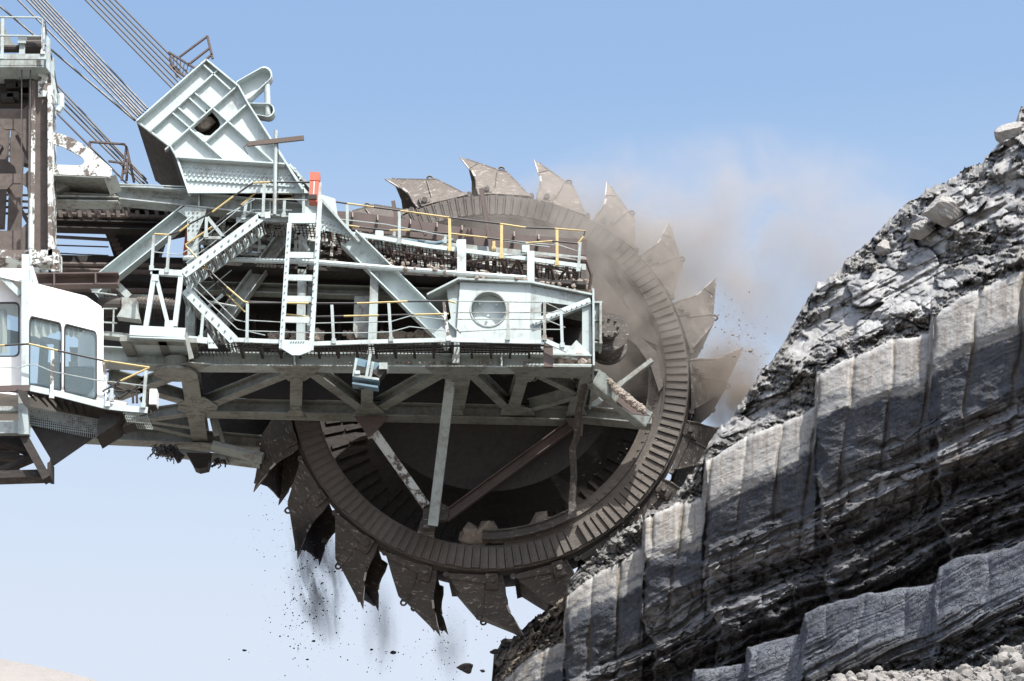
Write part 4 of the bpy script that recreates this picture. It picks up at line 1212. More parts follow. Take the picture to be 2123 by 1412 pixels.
# ---------------------------------------------------------------- lower walkway
LW = [(484, 704), (580, 708), (655, 712), (776, 708), (932, 704), (1098, 708), (1128, 708)]
mb = MB()
for a, b in zip(LW[:-1], LW[1:]): px_bar(mb, a, b, YR, 9, .06)
px_bar(mb, (1127, 704), (1176, 726), YR, 9, .06)
part('walkway_edge', mb, M['palest'])
grating('walkway_grating', LW, .85, YR + .06)
mb = MB()
for x in range(500, 1120, 40):
    A = P(x, 712, YR + .05); mb.bar(A, A + Vector((0, .9, -.02)), .08, .06)
px_bar(mb, (484, 718), (1128, 716), YR + .1, 3, .05)
part('walkway_bearers', mb, M['dark'])
railing('handrail', [[(505, 625), (515, 628), (585, 628), (640, 629), (740, 629), (845, 625), (930, 624), (945, 628)], [(515, 664), (585, 668), (655, 670), (740, 668), (810, 667), (850, 655), (920, 662)], [(515, 686), (655, 690), (740, 690), (810, 688), (850, 677), (925, 686)]],
        [(513, 628, 512, 710), (688, 632, 692, 712), (806, 628, 811, 708), (920, 626, 930, 706, 'patchy')], YR)
railing('handrail', [[(930, 651), (640, 657), (585, 651)]], [], YR + .7)
railing('handrail', [[(945, 624), (1130, 627), (1176, 649)], [(940, 648), (1145, 648), (1165, 642)], [(945, 662), (1130, 662), (1172, 679)], [(950, 688), (1060, 682), (1130, 683), (1168, 683)]],
        [(1053, 628, 1053, 705, 'worn'), (1129, 628, 1129, 705, 'worn'), (1163, 640, 1166, 720)], YR, striped=(), mat_plain=M['worn'])

# ---------------------------------------------------------------- stairs, ladder frame, landing
def stair(a, b, w, Y, n, depth=.8):
    mb = MB()
    A, B = P(*a, Y), P(*b, Y)
    hh = w * mpp(A)
    mb.bar(A, B, hh, .05); mb.bar(A + Vector((0, depth, 0)), B + Vector((0, depth, 0)), hh, .05)
    d = (B - A) / n
    bolts(mb, [], Y)
    o = part('stair_stringer', mb, M['palest'])
    mb = MB()
    for k in range(n):
        c = A + d * (k + .5)
        for j in range(4): mb.box(c + Vector((-.1 + j * .065, depth / 2, -.03)), (.02, depth - .06, .04))
        mb.box(c + Vector((-.13, depth / 2, -.03)), (.03, depth - .06, .06)); mb.box(c + Vector((.12, depth / 2, -.03)), (.03, depth - .06, .06))
        mb.cyl(c + Vector((0, -.03, 0)), c, .025, 6)
    part('stair_treads', mb, M['worn'])
stair((380, 568), (540, 450), 20, YR, 11)
stair((384, 600), (486, 706), 20, YR + .3, 8)
mb = MB(); px_bar(mb, (535, 447), (560, 445), YR, 14, .06); px_bar(mb, (598, 452), (655, 452), YR, 22, .06); part('landing_edge', mb, M['palest'])
grating('landing_grating', [(535, 460), (655, 464)], .9, YR + .05)
railing('stair_handrail', [[(320, 485), (350, 487), (372, 480), (392, 465), (440, 440), (484, 407), (525, 379), (560, 378), (662, 378)], [(318, 522), (372, 528), (400, 512), (520, 412), (660, 415)], [(470, 445), (530, 412)]],
        [(319, 487, 314, 560), (352, 489, 346, 565), (428, 450, 427, 492), (548, 382, 545, 450), (664, 378, 655, 560)], YR)
railing('stair_handrail', [[(384, 508), (440, 470), (500, 425), (530, 400), (570, 401), (608, 402), (608, 411), (560, 415)], [(386, 545), (440, 505), (525, 435), (605, 436)]], [(511, 418, 505, 455), (590, 415, 588, 450), (630, 378, 629, 458)], YR + .8)
railing('stair_handrail', [[(385, 510), (432, 560), (470, 595), (505, 625), (585, 628)], [(405, 580), (488, 663), (512, 668)], [(400, 595), (492, 682), (550, 695)]], [(421, 652, 416, 705)], YR + .25)
railing('stair_handrail', [[(395, 530), (470, 610), (508, 647)], [(480, 560), (395, 630)]], [], YR + 1.1, striped=(0,))
mb = MB(); mb.cyl(P(490, 636, 57.5), P(430, 625, 57.5), .03, 6); px_bar(mb, (462, 610), (425, 642), 57.6, 6, .05); px_bar(mb, (430, 450), (470, 500), 57.3, 7, .05); px_bar(mb, (424, 492), (470, 493), 57.3, 6, .06); part('handrail_stay', mb, M['pale'])
# ladder frame
def ladder():
    mb = MB()
    px_bar(mb, (600, 462), (583, 722), YR - .05, 9, .1); px_bar(mb, (664, 405), (645, 726), YR - .05, 9, .1)
    bolts(mb, [(599 - k * .95, 480 + k * 14) for k in range(17)], YR - .05, .02); bolts(mb, [(658 - k * 1.05, 490 + k * 14) for k in range(17)], YR - .05, .02)
    o = part('ladder_frame', mb, M['palest'])
    for y, x0, x1 in ((528, 602, 652), (575, 598, 652), (619, 595, 649), (662, 592, 645)):
        mb = MB(); px_bar(mb, (x0 - 2, y), (x1 + 2, y + 1), YR, 13, .05); build('rung', mb, M['palest'], o)
    mb = MB(); plate(mb, [(584, 704), (650, 706), (644, 728), (622, 736), (606, 736), (583, 722)], YR - .08, .05); bolts(mb, [(604 + k * 5.2, 708) for k in range(6)], YR - .08, .02); build('foot_plate', mb, M['palest'], o)
    mb = MB(); px_bar(mb, (602, 455), (640, 520), YR + .6, 8, .06); px_bar(mb, (655, 466), (612, 488), YR + .6, 5, .05); build('stay', mb, M['worn'], o)
ladder()
# support trestle at the left end of the stair
mb = MB(); px_bar(mb, (320, 566), (302, 676), YR, 10, .1); px_bar(mb, (375, 570), (362, 676), YR, 10, .1); px_bar(mb, (312, 562), (378, 566), YR - .01, 13, .12); px_bar(mb, (324, 575), (348, 672), YR + .02, 8, .08); plate(mb, [(342, 664), (358, 664), (360, 678), (341, 678)], YR - .01, .1); plate(mb, [(316, 560), (330, 560), (328, 582), (315, 582)], YR - .01, .12)
part('trestle', mb, M['palest'])
mb = MB(); plate(mb, [(270, 674), (385, 680), (382, 700), (268, 697)], YR - .1, .05); A, B = P(268, 697, YR - .1), P(384, 702, YR - .1)
mb.bar(A, B, .05, 1.2, up=(0, 0, 1)); part('trestle_platform', mb, M['palest'])
mb = MB()
fr = [PZ(x, y, P(300, 702, YR).z) for x, y in ((270, 702), (386, 705), (392, 745), (285, 735))]
for a, b in zip(fr, fr[1:] + fr[:1]): mb.bar(a, b, .12, .25, up=(0, 0, 1))
mb.bar(fr[0].lerp(fr[1], .5), fr[3].lerp(fr[2], .5), .12, .2, up=(0, 0, 1))
plate(mb, [(380, 680), (388, 690), (402, 742), (392, 745)], YR, .05)
part('platform_frame', mb, M['shade'])
mb = MB(); px_bar(mb, (390, 702), (430, 706), YR + .2, 13, .06); plate(mb, [(430, 690), (452, 722), (432, 722)], YR + .3, .05); part('toe_plate', mb, M['palest'])
grating('walkway_grating', [(390, 712), (480, 712)], .8, YR + .3)
# floodlight frame hanging under the lower walkway
mb = MB()
plate(mb, [(736, 741), (802, 756), (800, 772), (735, 756)], YR, .03, m=0); plate(mb, [(730, 792), (784, 800), (783, 804), (731, 796)], YR - .2, .2, m=0)
mb.cm = 0; px_bar(mb, (731, 782), (786, 788), YR - .1, 7, .3, 0); px_bar(mb, (730, 795), (784, 802), YR - .1, 3, .3, 0)
px_bar(mb, (739, 743), (733, 780), YR - .12, 5, .05, 1); px_bar(mb, (774, 750), (767, 785), YR - .12, 5, .05, 1); px_bar(mb, (768, 732), (759, 785), YR - .15, 6, .06, 1); px_bar(mb, (732, 778), (786, 786), YR - .14, 5, .05, 1)
fl = part('floodlight_frame', mb, [M['blue'], M['pale']])
mb = MB(); A = P(780, 778, YR - .15); B = P(793, 762, YR - .15)
mb.bar(A, B, .22, .3, 0); mb.box(B + Vector((.02, .1, .02)), (.2, .34, .16), 1); build('floodlight', mb, [M['dark'], M['worn']], fl)
mb = MB(); mb.tube([P(742, 797, YR), P(744, 804, YR), P(752, 807, YR), P(759, 800, YR), P(760, 782, YR)], .015, 5); build('cable_loop', mb, M['rubber'], fl)
mb = MB(); mb.box(P(741, 773, YR - .12), (.12, .1, .08)); build('lamp_box', mb, M['palest'], fl)
# pole with board, red box
mb = MB(); mb.tube([P(572, 271, YR), P(569, 445, YR)], .048, 10); pl = part('mast', mb, M['pale'])
mb = MB(); px_bar(mb, (512, 298), (630, 285), YR - .1, 10, .06); build('board', mb, M['wood'], pl)
mb = MB(); mb.tube([P(513, 299, YR - .1), P(505, 305, YR - .1), P(510, 314, YR - .1), P(514, 320, YR - .1)], .01, 4); mb.tube([P(575, 275, YR), P(577, 320, YR), P(575, 440, YR)], .01, 4); build('wire', mb, M['rubber'], pl)
mb = MB(); plate(mb, [(643, 356), (663, 357), (662, 374), (642, 373)], YR - .1, .3); plate(mb, [(642, 375), (661, 375), (658, 418), (640, 417)], YR - .1, .28); rb = part('red_box', mb, M['red'])
mb = MB(); plate(mb, [(650, 376), (653, 376), (651, 407), (648, 407)], YR - .12, .02); build('reflective_stripe', mb, M['palest'], rb)
mb = MB(); mb.box(P(649, 412, YR - .02), (.2, .26, .12)); build('base_clamp', mb, M['dark'], rb)

# ---------------------------------------------------------------- cable head
HB = F - .2
HD = [(282, 250), (427, 122), (495, 178), (514, 213), (574, 307), (640, 400), (389, 400), (366, 324), (352, 302)]
HD3 = L(HD, HB)
mb = MB()
hole = [(428, 226), (440, 232), (452, 246), (457, 258), (452, 270), (438, 281), (425, 281), (408, 272), (400, 262), (410, 250), (420, 240)]
mb.holed(HD3, [L(hole, HB)], (0, .05, 0))
hd = part('cable_head', mb, M['palest'])
def hrib(a, b, w=.3, t=3.0, mt='palest'):
    m_ = MB(); A, B = P(*a, HB - w), P(*b, HB - w); m_.bar(A, B, t * S, w + .002); build('rib', m_, M[mt], hd)
hrib((283, 250), (428, 122), .19); hrib((427, 122), (495, 178), .19); hrib((495, 178), (514, 213), .19); hrib((514, 213), (574, 307), .19); hrib((574, 307), (628, 392), .19, 4)
hrib((283, 250), (353, 303), .1); hrib((352, 300), (366, 324), .19); hrib((366, 324), (392, 400), .19, 4)
hrib((417, 129), (478, 185), .14); hrib((450, 146), (314, 268), .14); hrib((489, 180), (342, 310), .15); hrib((511, 216), (424, 294), .15)
hrib((356, 232), (393, 264), .11); hrib((368, 221), (404, 253), .11); hrib((391, 201), (427, 234), .11); hrib((402, 190), (440, 223), .11)
hrib((393, 266), (466, 331), .14); hrib((441, 223), (570, 338), .14); hrib((366, 325), (590, 339), .24, 3)
mb = MB(); plate(mb, [(373, 338), (600, 352), (612, 388), (384, 374)], HB - .03, .03)
bolts(mb, [(378 + k * 9.6 + j * 3, 346 + k * .72 + j * 8.2) for k in range(24) for j in range(4)], HB - .03, .034, h=.035)
bolts(mb, [(612 - k * 0 + k * 3.4, 350 + k * 7) for k in range(6)], HB - .03, .03)
build('bolted_plate', mb, M['palest'], hd)
mb = MB()                                                          # the head is a deep box: sides, underside, far plate
off = Vector((0, 3.6, 0))
for i in (0, 1, 2, 3, 4, 7, 8):
    a, b = HD3[i], HD3[(i + 1) % len(HD3)]
    n = (b - a).cross(off).normalized() * .04
    mb.add([a + Vector((0, .05, 0)), b + Vector((0, .05, 0)), b + off, a + off], [(0, 1, 2, 3)])
mb.holed([p + off for p in HD3], [], (0, .05, 0))
build('head_shell', mb, M['dark'], hd)
mb = MB()
for k in range(7):
    a = P(300 + k * 8, 262 + k * 6.5, HB + .3); mb.cyl(a, a + Vector((0, 3.2, 0)), .05, 6)
c = P(440, 262, HB + .5); mb.cyl(c, c + Vector((0, 2.6, 0)), .5, 20)
for k in range(6): mb.cyl(c + Vector((0, .2 + k * .4, 0)), c + Vector((0, .28 + k * .4, 0)), .62, 20)
build('rope_sheave', mb, M['dark'], hd)
mb = MB()
for k in range(14): mb.rock(P(424 + R.uniform(-9, 9), 256 + R.uniform(-8, 8), HB + .25), R.uniform(.08, .2))
build('rope_clump', mb, M['clod'], hd)
def capsule(x0, y0, r0, x1, y1, r1, n=9):
    a = math.atan2(y1 - y0, x1 - x0); o = []
    for k in range(n + 1):
        t = a - math.pi / 2 + math.pi * k / n; o.append((x1 + r1 * math.cos(t), y1 + r1 * math.sin(t)))
    for k in range(n + 1):
        t = a + math.pi / 2 + math.pi * k / n; o.append((x0 + r0 * math.cos(t), y0 + r0 * math.sin(t)))
    return o
mb = MB()
for c1, Yt in ((capsule(508, 194, 22, 550, 163, 16), HB + .5), (capsule(505, 232, 10, 557, 237, 14), HB + .5)):
    o1 = [P(x, y, Yt) for x, y in c1]
    cx = sum(p[0] for p in c1) / len(c1); cy = sum(p[1] for p in c1) / len(c1)
    inn = [P(cx + (x - cx) * .93, cy + (y - cy) * .9, Yt) for x, y in c1]
    mb.holed(o1, [], (0, .05, 0)); mb.holed([p - Vector((0, .26, 0)) for p in o1], [[p - Vector((0, .26, 0)) for p in inn]], (0, .30, 0))
build('side_bracket', mb, M['palest'], hd)
mb = MB(); mb.tube([P(553, 172, HB + .35), P(556, 240, HB + .35)], .075, 12); build('guide_tube', mb, M['pale'], hd)
# access platform rails on top of the head
mb = MB()
for a, b in (((350, 108), (405, 142)), ((405, 142), (440, 112)), ((372, 118), (430, 75)), ((430, 75), (441, 122)), ((388, 136), (434, 100)), ((352, 120), (368, 160)), ((350, 135), (392, 165))):
    mb.tube([P(*a, 59.3), P(*b, 59.3)], .035, 5)
for k in range(7): mb.tube([P(352 + k * 7.5, 112 + k * 5, 59.3), P(355 + k * 6, 145 + k * 2, 59.3)], .012, 4)
part('head_platform_rail', mb, M['rusty'])

# ---------------------------------------------------------------- suspension cables
def cable(a, b, Ya, Yb, r=.028, sag=.0):
    A, B = P(*a, Ya), P(*b, Yb)
    d = (A - B) * 0.35                                                # carry on beyond the frame towards the mast
    mb = MB(); mb.tube([A + d, A, A.lerp(B, .5) - Vector((0, 0, sag)), B], r, 6)
    o = part('suspension_cable', mb, M['cable'])
for k in range(6):
    cable((166 + k * 12.2, -12), (370 + k * 6.6, 196 - k * 6.2), 59.4 + k * .22, 58.4 + k * .22)
for k, (x, xe, ye) in enumerate(((28, 282, 249), (47, 286, 243), (56, 290, 240), (62, 293, 237), (70, 297, 233), (78, 302, 229), (84, 306, 225))):
    cable((x, -10), (xe, ye), 58.9 + k * .16, 58.2 + k * .16, sag=.02 * (k % 3))
cable((-30, -12), (280, 250), 60.4, 59.8, .03)
for k, (x, y, xe, ye) in enumerate(((112, 170, 303, 372), (110, 178, 306, 380), (112, 192, 300, 382), (112, 205, 296, 385))):
    cable((x, y), (xe, ye), 60.6 + k * .15, 59.8 + k * .15)
cable((105, 222), (268, 386), 61.4, 60.4)

# ---------------------------------------------------------------- portal frame on the left
YP = 56.9
mb = MB(); px_bar(mb, (82, 165), (80, 532), YP, 44, .08); po = part('portal_frame', mb, M['brown'])
mb = MB(); px_bar(mb, (103, 172), (104, 535), YP - .3, 9, .62); build('pillar_flange', mb, M['patchy'], po)
mb = MB(); px_bar(mb, (70, 170), (66, 530), YP - .03, 8, .05); build('pillar_edge', mb, M['patchy'], po)
mb = MB(); px_bar(mb, (92, 150), (92, 200), YP - .04, 26, .06); build('pillar_head', mb, M['patchy'], po)
def frame_plate(pts, holes=(), Y=YP, mt='brown', t=.06):
    mb = MB(); mb.holed(L(pts, Y), [L(h, Y) for h in holes], (0, t, 0)); build('portal_plate', mb, M[mt], po)
frame_plate([(-40, 226), (48, 226), (62, 214), (62, 332), (48, 300), (46, 282), (30, 268), (10, 268), (0, 258), (-40, 258)], (), YP + .1)
frame_plate([(-40, 360), (52, 360), (62, 350), (62, 445), (56, 388), (46, 380), (26, 380), (14, 392), (-40, 392)], (), YP + .1)
frame_plate([(-40, 478), (40, 478), (60, 458), (62, 520), (-40, 520)], (), YP + .1)
frame_plate([(-40, 332), (12, 330), (30, 345), (34, 362), (-40, 362)], (), YP + 1.2)
for a, b, Yk, w in (((34, 280), (72, 352), YP + .3, 7), ((14, 388), (62, 465), YP + .3, 8), ((2, 300), (-20, 340), YP + .3, 7), ((36, 255), (28, 480), YP + 2.2, 26), ((8, 240), (-4, 470), YP + 3.0, 22)):
    mb = MB(); px_bar(mb, a, b, Yk, w, .2); build('portal_brace', mb, M['brown'], po)
for k, (x, y0, y1) in enumerate(((45, 130, 540), (63, 120, 540))):
    mb = MB(); mb.tube([P(x, y0, YP - .25), P(x - 1, y1, YP - .25)], .016, 5); build('hanging_rope', mb, M['cable'], po)
mb = MB(); mb.tube([P(64, 412, YP - .4), P(63, 500, YP - .4), P(64, 590, YP - .4)], .04, 8); mb.tube([P(63.5, 445, YP - .4), P(63.5, 515, YP - .4)], .055, 8); build('antenna_pipe', mb, M['palest'], po)
# dark plates stand in for shadow inside the portal, with boxes for machinery
mb = MB(); plate(mb, [(-40, 140), (60, 140), (78, 175), (60, 215), (-40, 215)], YP + .5, .3); plate(mb, [(20, 285), (60, 285), (60, 340), (20, 330)], YP + 2.6, .3)
for k in range(10): mb.box(P(R.uniform(0, 60), R.uniform(150, 210), YP + .4), (.3, .3, .15))
part('portal_shade_fill', mb, M['dark'], po)
mb = MB()
for y in (298, 310, 322, 402, 415, 428, 441): mb.tube([P(-30, y, YP + 3.6), P(66, y + 3, YP + 3.6)], .035, 5)
part('far_rails', mb, M['dark'], po)
# top platform
mb = MB(); px_bar(mb, (-40, 117), (96, 117), YP - .6, 12, .06); px_bar(mb, (-40, 130), (94, 130), YP - .4, 12, .06); A = P(-40, 138, YP - .4); B = P(97, 138, YP - .4); mb.bar(A, B, .04, 1.3, up=(0, 0, 1)); plate(mb, [(96, 72), (103, 80), (104, 150), (96, 140)], YP - .5, .12); plate(mb, [(106, 118), (112, 120), (112, 160), (106, 152)], YP - .2, .1)
part('top_platform', mb, M['pale'])
railing('platform_rail', [[(-30, 35), (80, 36), (88, 40), (90, 112)], [(-30, 73), (86, 75)]], [(6, 37, 4, 122), (89, 45, 89, 112, 'patchy')], YP - .6, striped=(), mat_plain=M['pale'], r=.045)
mb = MB(); mb.cyl(P(56, 98, YP - .1), P(88, 98, YP - .1), .2, 16); mb.cyl(P(8, 101, YP - .1), P(40, 101, YP - .1), .1, 10); mb.box(P(72, 84, YP - .1), (.35, .3, .08)); mo = part('winch_motor', mb, M['dark'])
mb = MB(); mb.box(P(47, 86, YP - .25), (.2, .2, .18)); mb.box(P(47, 104, YP - .2), (.14, .15, .3)); build('bearing_block', mb, M['pale'], mo)
mb = MB(); mb.tube([P(124, 196, YP - .1), P(126, 205, YP - .1), P(126, 222, YP - .1), P(120, 231, YP - .1)], .09, 8); plate(mb, [(105, 152), (110, 152), (122, 200), (118, 215), (106, 215)], YP + .1, .05); part('lamp_arm', mb, M['palest'])
mb = MB(); mb.tube([P(93, 45, YP - .4), P(98, 85, YP - .4), P(107, 120, YP - .2), P(121, 198, YP)], .02, 5); part('hanging_wire', mb, M['rubber'])
mb = MB(); plate(mb, [(-40, 30), (2, 45), (32, 98), (-40, 98)], YP + 1.5, .2); part('sheave_guard', mb, M['shade'])
# arched bracket to the right of the portal
mb = MB()
arch = [(108, 274), (125, 277), (145, 284), (165, 295), (185, 307), (210, 330), (232, 349), (231, 362), (226, 368), (108, 361)]
hole = [(109, 297), (130, 304), (152, 315), (172, 327), (176, 334), (172, 341), (165, 343), (109, 341)]
mb.holed(L(arch, YP - .1), [L(hole, YP - .1)], (0, .06, 0)); ar = part('arched_bracket', mb, M['patchy'])
mb = MB(); A, B = P(108, 362, YP - .1), P(230, 368, YP - .1); mb.bar(A, B, .04, 1.0, up=(0, 0, 1)); 
A, B = P(228, 366, YP - .1), P(241, 400, YP + .1); mb.bar(A, B, .3, .05); build('bracket_flange', mb, M['shade'], ar)
mb = MB(); px_ibeam(mb, (106, 392), (240, 398), YP + .7, YP + .7, 16, .5, up=(0, 0, 1)); px_ibeam(mb, (106, 410), (245, 412), YP + .4, YP + .4, 12, .5, up=(0, 0, 1)); zb = P(150, 385, YP).z
mb.bar(P(108, 388, YP + .2), P(170, 372, YP + .8), .15, .3); build('bracket_beam', mb, M['worn'], ar)
mb = MB()
for pl_ in ([(186, 294), (186, 309)], [(186, 294), (258, 299), (262, 304), (252, 374)], [(262, 304), (278, 378)], [(225, 334), (254, 338), (258, 360)], [(265, 330), (262, 375)]):
    mb.tube([P(x, y, 58.6) for x, y in pl_], .035, 5)
part('maintenance_rail', mb, M['rusty'])
mb = MB()
for y0 in (381, 386): mb.tube([P(240, y0, F - .1), P(385, y0 + 6, F - .1), P(560, y0 + 14, F - .1)], .018, 5)
part('chord_cables', mb, M['pale'])
# rails and beams seen between portal and boom, in front of the sky
mb = MB()
for y0, y1, r in ((448, 456, .03), (470, 478, .035), (490, 497, .045), (508, 512, .02), (524, 530, .018)): mb.tube([P(100, y0, 61.0), P(225, y1, 61.0)], r, 6)
part('far_handrail', mb, M['cable'])
mb = MB()
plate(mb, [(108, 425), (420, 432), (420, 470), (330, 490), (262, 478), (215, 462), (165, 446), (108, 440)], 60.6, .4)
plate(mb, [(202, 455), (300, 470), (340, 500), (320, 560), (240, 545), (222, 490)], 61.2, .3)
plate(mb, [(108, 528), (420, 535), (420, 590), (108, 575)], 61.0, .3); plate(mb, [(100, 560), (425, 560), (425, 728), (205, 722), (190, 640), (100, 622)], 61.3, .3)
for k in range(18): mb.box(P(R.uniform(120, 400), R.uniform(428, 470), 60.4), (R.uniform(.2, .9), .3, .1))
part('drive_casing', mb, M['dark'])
mb = MB()
for y, y2 in ((444, 452), (560, 566), (548, 552), (600, 604)): mb.tube([P(110, y, 60.2), P(380, y2, 60.2)], .07, 8)
for k in range(8): mb.box(P(225 + k * 5, 480 + k * 9, 60.9), (.22, .05, .09))
for k in range(14): plate(mb, [(120 + k * 20, 436), (128 + k * 20, 436), (130 + k * 20, 450), (122 + k * 20, 450)], 60.1, .2)
part('pipe', mb, M['brown'])
mb = MB()
plate(mb, [(206, 592), (216, 592), (214, 660), (204, 660)], 58.2, .2); px_bar(mb, (238, 585), (268, 615), 58.0, 14, .2); px_bar(mb, (222, 590), (222, 640), 58.3, 10, .15)
plate(mb, [(252, 616), (283, 618), (285, 640), (290, 662), (242, 656), (252, 640)], 57.6, .3); px_bar(mb, (212, 612), (330, 616), 58.4, 9, .1); px_bar(mb, (210, 690), (275, 697), 57.8, 10, .3)
for a, b in (((213, 640), (243, 640)), ((213, 668), (243, 670)), ((190, 605), (242, 612)), ((236, 640), (234, 690))): mb.tube([P(*a, 57.7), P(*b, 57.7)], .025, 5)
part('bearing_frame', mb, M['worn'])
mb = MB(); mb.cyl(P(205, 637, 58.2), P(252, 637, 58.2), .24, 16); mb.cyl(P(284, 636, 58.4), P(372, 642, 58.4), .24, 16)
for k in range(12): mb.cyl(P(287 + k * 7, 636.3 + k * .45, 58.4), P(289 + k * 7, 636.4 + k * .45, 58.4), .27, 14)
part('drive_shaft', mb, M['dark'])
mb = MB(); px_ibeam(mb, (72, 578), (244, 576), 56.2, 56.2, 27, .3, 'C', .03); px_bar(mb, (112, 566), (112, 592), 56.15, 3, .1); px_bar(mb, (198, 564), (198, 588), 56.15, 3, .1); part('rusty_beam', mb, M['rusty'])
mb = MB()
plate(mb, [(-40, 518), (108, 518), (108, 534), (-40, 534)], YP - .3, .8); plate(mb, [(104, 515), (122, 518), (122, 562), (106, 562), (100, 540)], YP - .3, .5); plate(mb, [(66, 540), (110, 528), (108, 540), (66, 548)], YP - .5, .2)
plate(mb, [(66, 548), (98, 562), (82, 590), (66, 590)], YP, .2); bolts(mb, [(118, 530), (118, 545), (118, 556)], YP - .3, .03)
part('portal_base', mb, M['patchy'])
mb = MB(); plate(mb, [(45, 527), (60, 527), (60, 600), (45, 605)], 55.2, .25); part('cab_post', mb, M['palest'])

# red/steel bits behind the stair (a hint of the gantry behind)
mb = MB(); px_bar(mb, (391, 474), (385, 530), 58.3, 12, .1); part('red_panel', mb, M['red'])
mb = MB()
for k in range(26):
    x = R.uniform(410, 700); y = R.uniform(440, 535)
    mb.box(P(x, y, 58.6 + R.uniform(0, 1)), (R.uniform(.1, .7), .1, R.uniform(.05, .16)))
for y in (447, 465, 482, 500, 516): mb.bar(P(405, y, 59.0), P(700, y + 25, 59.0), .09, .1)
for k in range(12): mb.bar(P(415 + k * 25, 445 + k, 58.8), P(412 + k * 25, 520 + k, 58.8), .07, .08)
part('boom_lattice', mb, M['patchy'])
mb = MB()
plate(mb, [(405, 520), (940, 560), (940, 585), (405, 560)], 59.6, .2); part('conveyor_skirt', mb, M['dark'])
for y in (0,):
    mb = MB()
    for k in range(30): mb.box(P(420 + k * 18, 536 + k * 1.3, 59.3), (.1, .14, .28))
    part('idler_brackets', mb, M['rusty'])

# ---------------------------------------------------------------- operator's cab
YC = 54.6
def Yc_(x): return YC
body_pts = [(60, 588), (130, 606), (178, 618), (203, 633), (210, 640), (210, 838), (60, 806)]
w1 = quadpts([(62, 655), (127, 670), (127, 812), (60, 800)], r=.1)
w2 = quadpts([(134, 671), (200, 688), (200, 828), (133, 813)], r=.1)
mb = MB(); mb.holed(L(body_pts, YC), [L(w1, YC), L(w2, YC)], (0, .07, 0)); cab = part('operator_cab', mb, M['white'])
w0 = rrect(-60, 627, 39, 738, 10)
mb = MB(); mb.holed(L([(-80, 556), (46, 556), (52, 804), (-80, 804)], YC + .35), [L(w0, YC + .35)], (0, .07, 0)); build('cab_wall', mb, M['white'], cab)
mb = MB()                                                             # roof, far walls, floor, end wall
top3 = L([(-80, 556), (60, 588), (178, 618), (210, 640)], YC + .07)
dpt = Vector((-.85, 2.0, 0))
for a, b in zip(top3[:-1], top3[1:]): mb.prism([a, b, b + dpt, a + dpt], (0, 0, .05))
a, b = P(210, 640, YC), P(210, 838, YC); mb.prism([a, b, b + dpt, a + dpt], (.05, 0, 0))
a, b = P(-80, 800, YC), P(210, 838, YC); mb.prism([a, b, b + dpt, a + dpt], (0, 0, -.05))
build('cab_shell', mb, M['white'], cab)
mb = MB()
fw = P(60, 588, YC + 2.0); X0, X1 = P(-80, 700, YC + 2).x, P(210, 700, YC + 2).x - .95
zlo, zhi = P(60, 820, YC).z, P(60, 600, YC).z
def xz(pts): return [Vector((x, YC + 2.0, z)) for x, z in pts]
out_ = xz([(X0, zlo), (X1, zlo), (X1, zhi - .5), (X0, zhi)])
w_ = (X1 - X0)
hs = [xz([(X0 + w_ * a, zlo + 1.0), (X0 + w_ * b, zlo + 1.0), (X0 + w_ * b, zlo + 2.0), (X0 + w_ * a, zlo + 2.0)]) for a, b in ((.08, .3), (.36, .62), (.68, .93))]
mb.holed(out_, hs, (0, .05, 0)); build('cab_wall', mb, M['shade'], cab)
mb = MB(); mb.box(P(105, 780, YC + 1.0), (.5, .5, .5)); mb.box(P(90, 745, YC + 1.1), (.12, .5, .7)); mb.box(P(165, 790, YC + .9), (.7, .6, .5)); build('cab_seat', mb, M['rubber'], cab)
for w in (w1, w2, w0):
    y = YC if w is not w0 else YC + .35
    cx = sum(p[0] for p in w) / len(w); cy = sum(p[1] for p in w) / len(w)
    big = [(cx + (x - cx) * 1.035, cy + (yy - cy) * 1.02) for x, yy in w]; sm = [(cx + (x - cx) * .97, cy + (yy - cy) * .985) for x, yy in w]
    mb = MB(); mb.holed(L(big, y - .012), [L(sm, y - .012)], (0, .06, 0)); wf = build('window', mb, M['rubber'], cab)
    mb = MB(); mb.holed(L(w, y + .03), [], (0, .008, 0)); build('pane', mb, M['glass'], wf)
def curtain(x0, x1, y0, y1, Yk):
    mb = MB(); n = 26; a_ = []; 
    for i in range(n + 1):
        t = i / n; x = x0 + (x1 - x0) * t; yy = .05 * math.sin(t * 26)
        dip = y1 + (6 * math.sin(t * 5)) ; A = P(x, y0 + (x - x0) * .22, Yk); B = P(x, dip, Yk)
        mb.v += [(A.x, A.y + yy, A.z), (B.x, B.y + yy, B.z)]
    mb.f += [(2 * i, 2 * i + 1, 2 * i + 3, 2 * i + 2) for i in range(n)]; mb.m += [0] * n
    build('curtain', mb, M['cloth'], cab)
curtain(62, 127, 652, 694, YC + .11); curtain(134, 178, 668, 692, YC + .11); curtain(-60, 14, 626, 738, YC + .46)
mb = MB(); px_bar(mb, (52, 560), (52, 806), YC - .05, 15, .2); px_bar(mb, (-10, 560), (42, 610), YC + .1, 12, .1); px_bar(mb, (64, 552), (76, 592), YC + .4, 8, .1); build('cab_pillar', mb, M['palest'], cab)
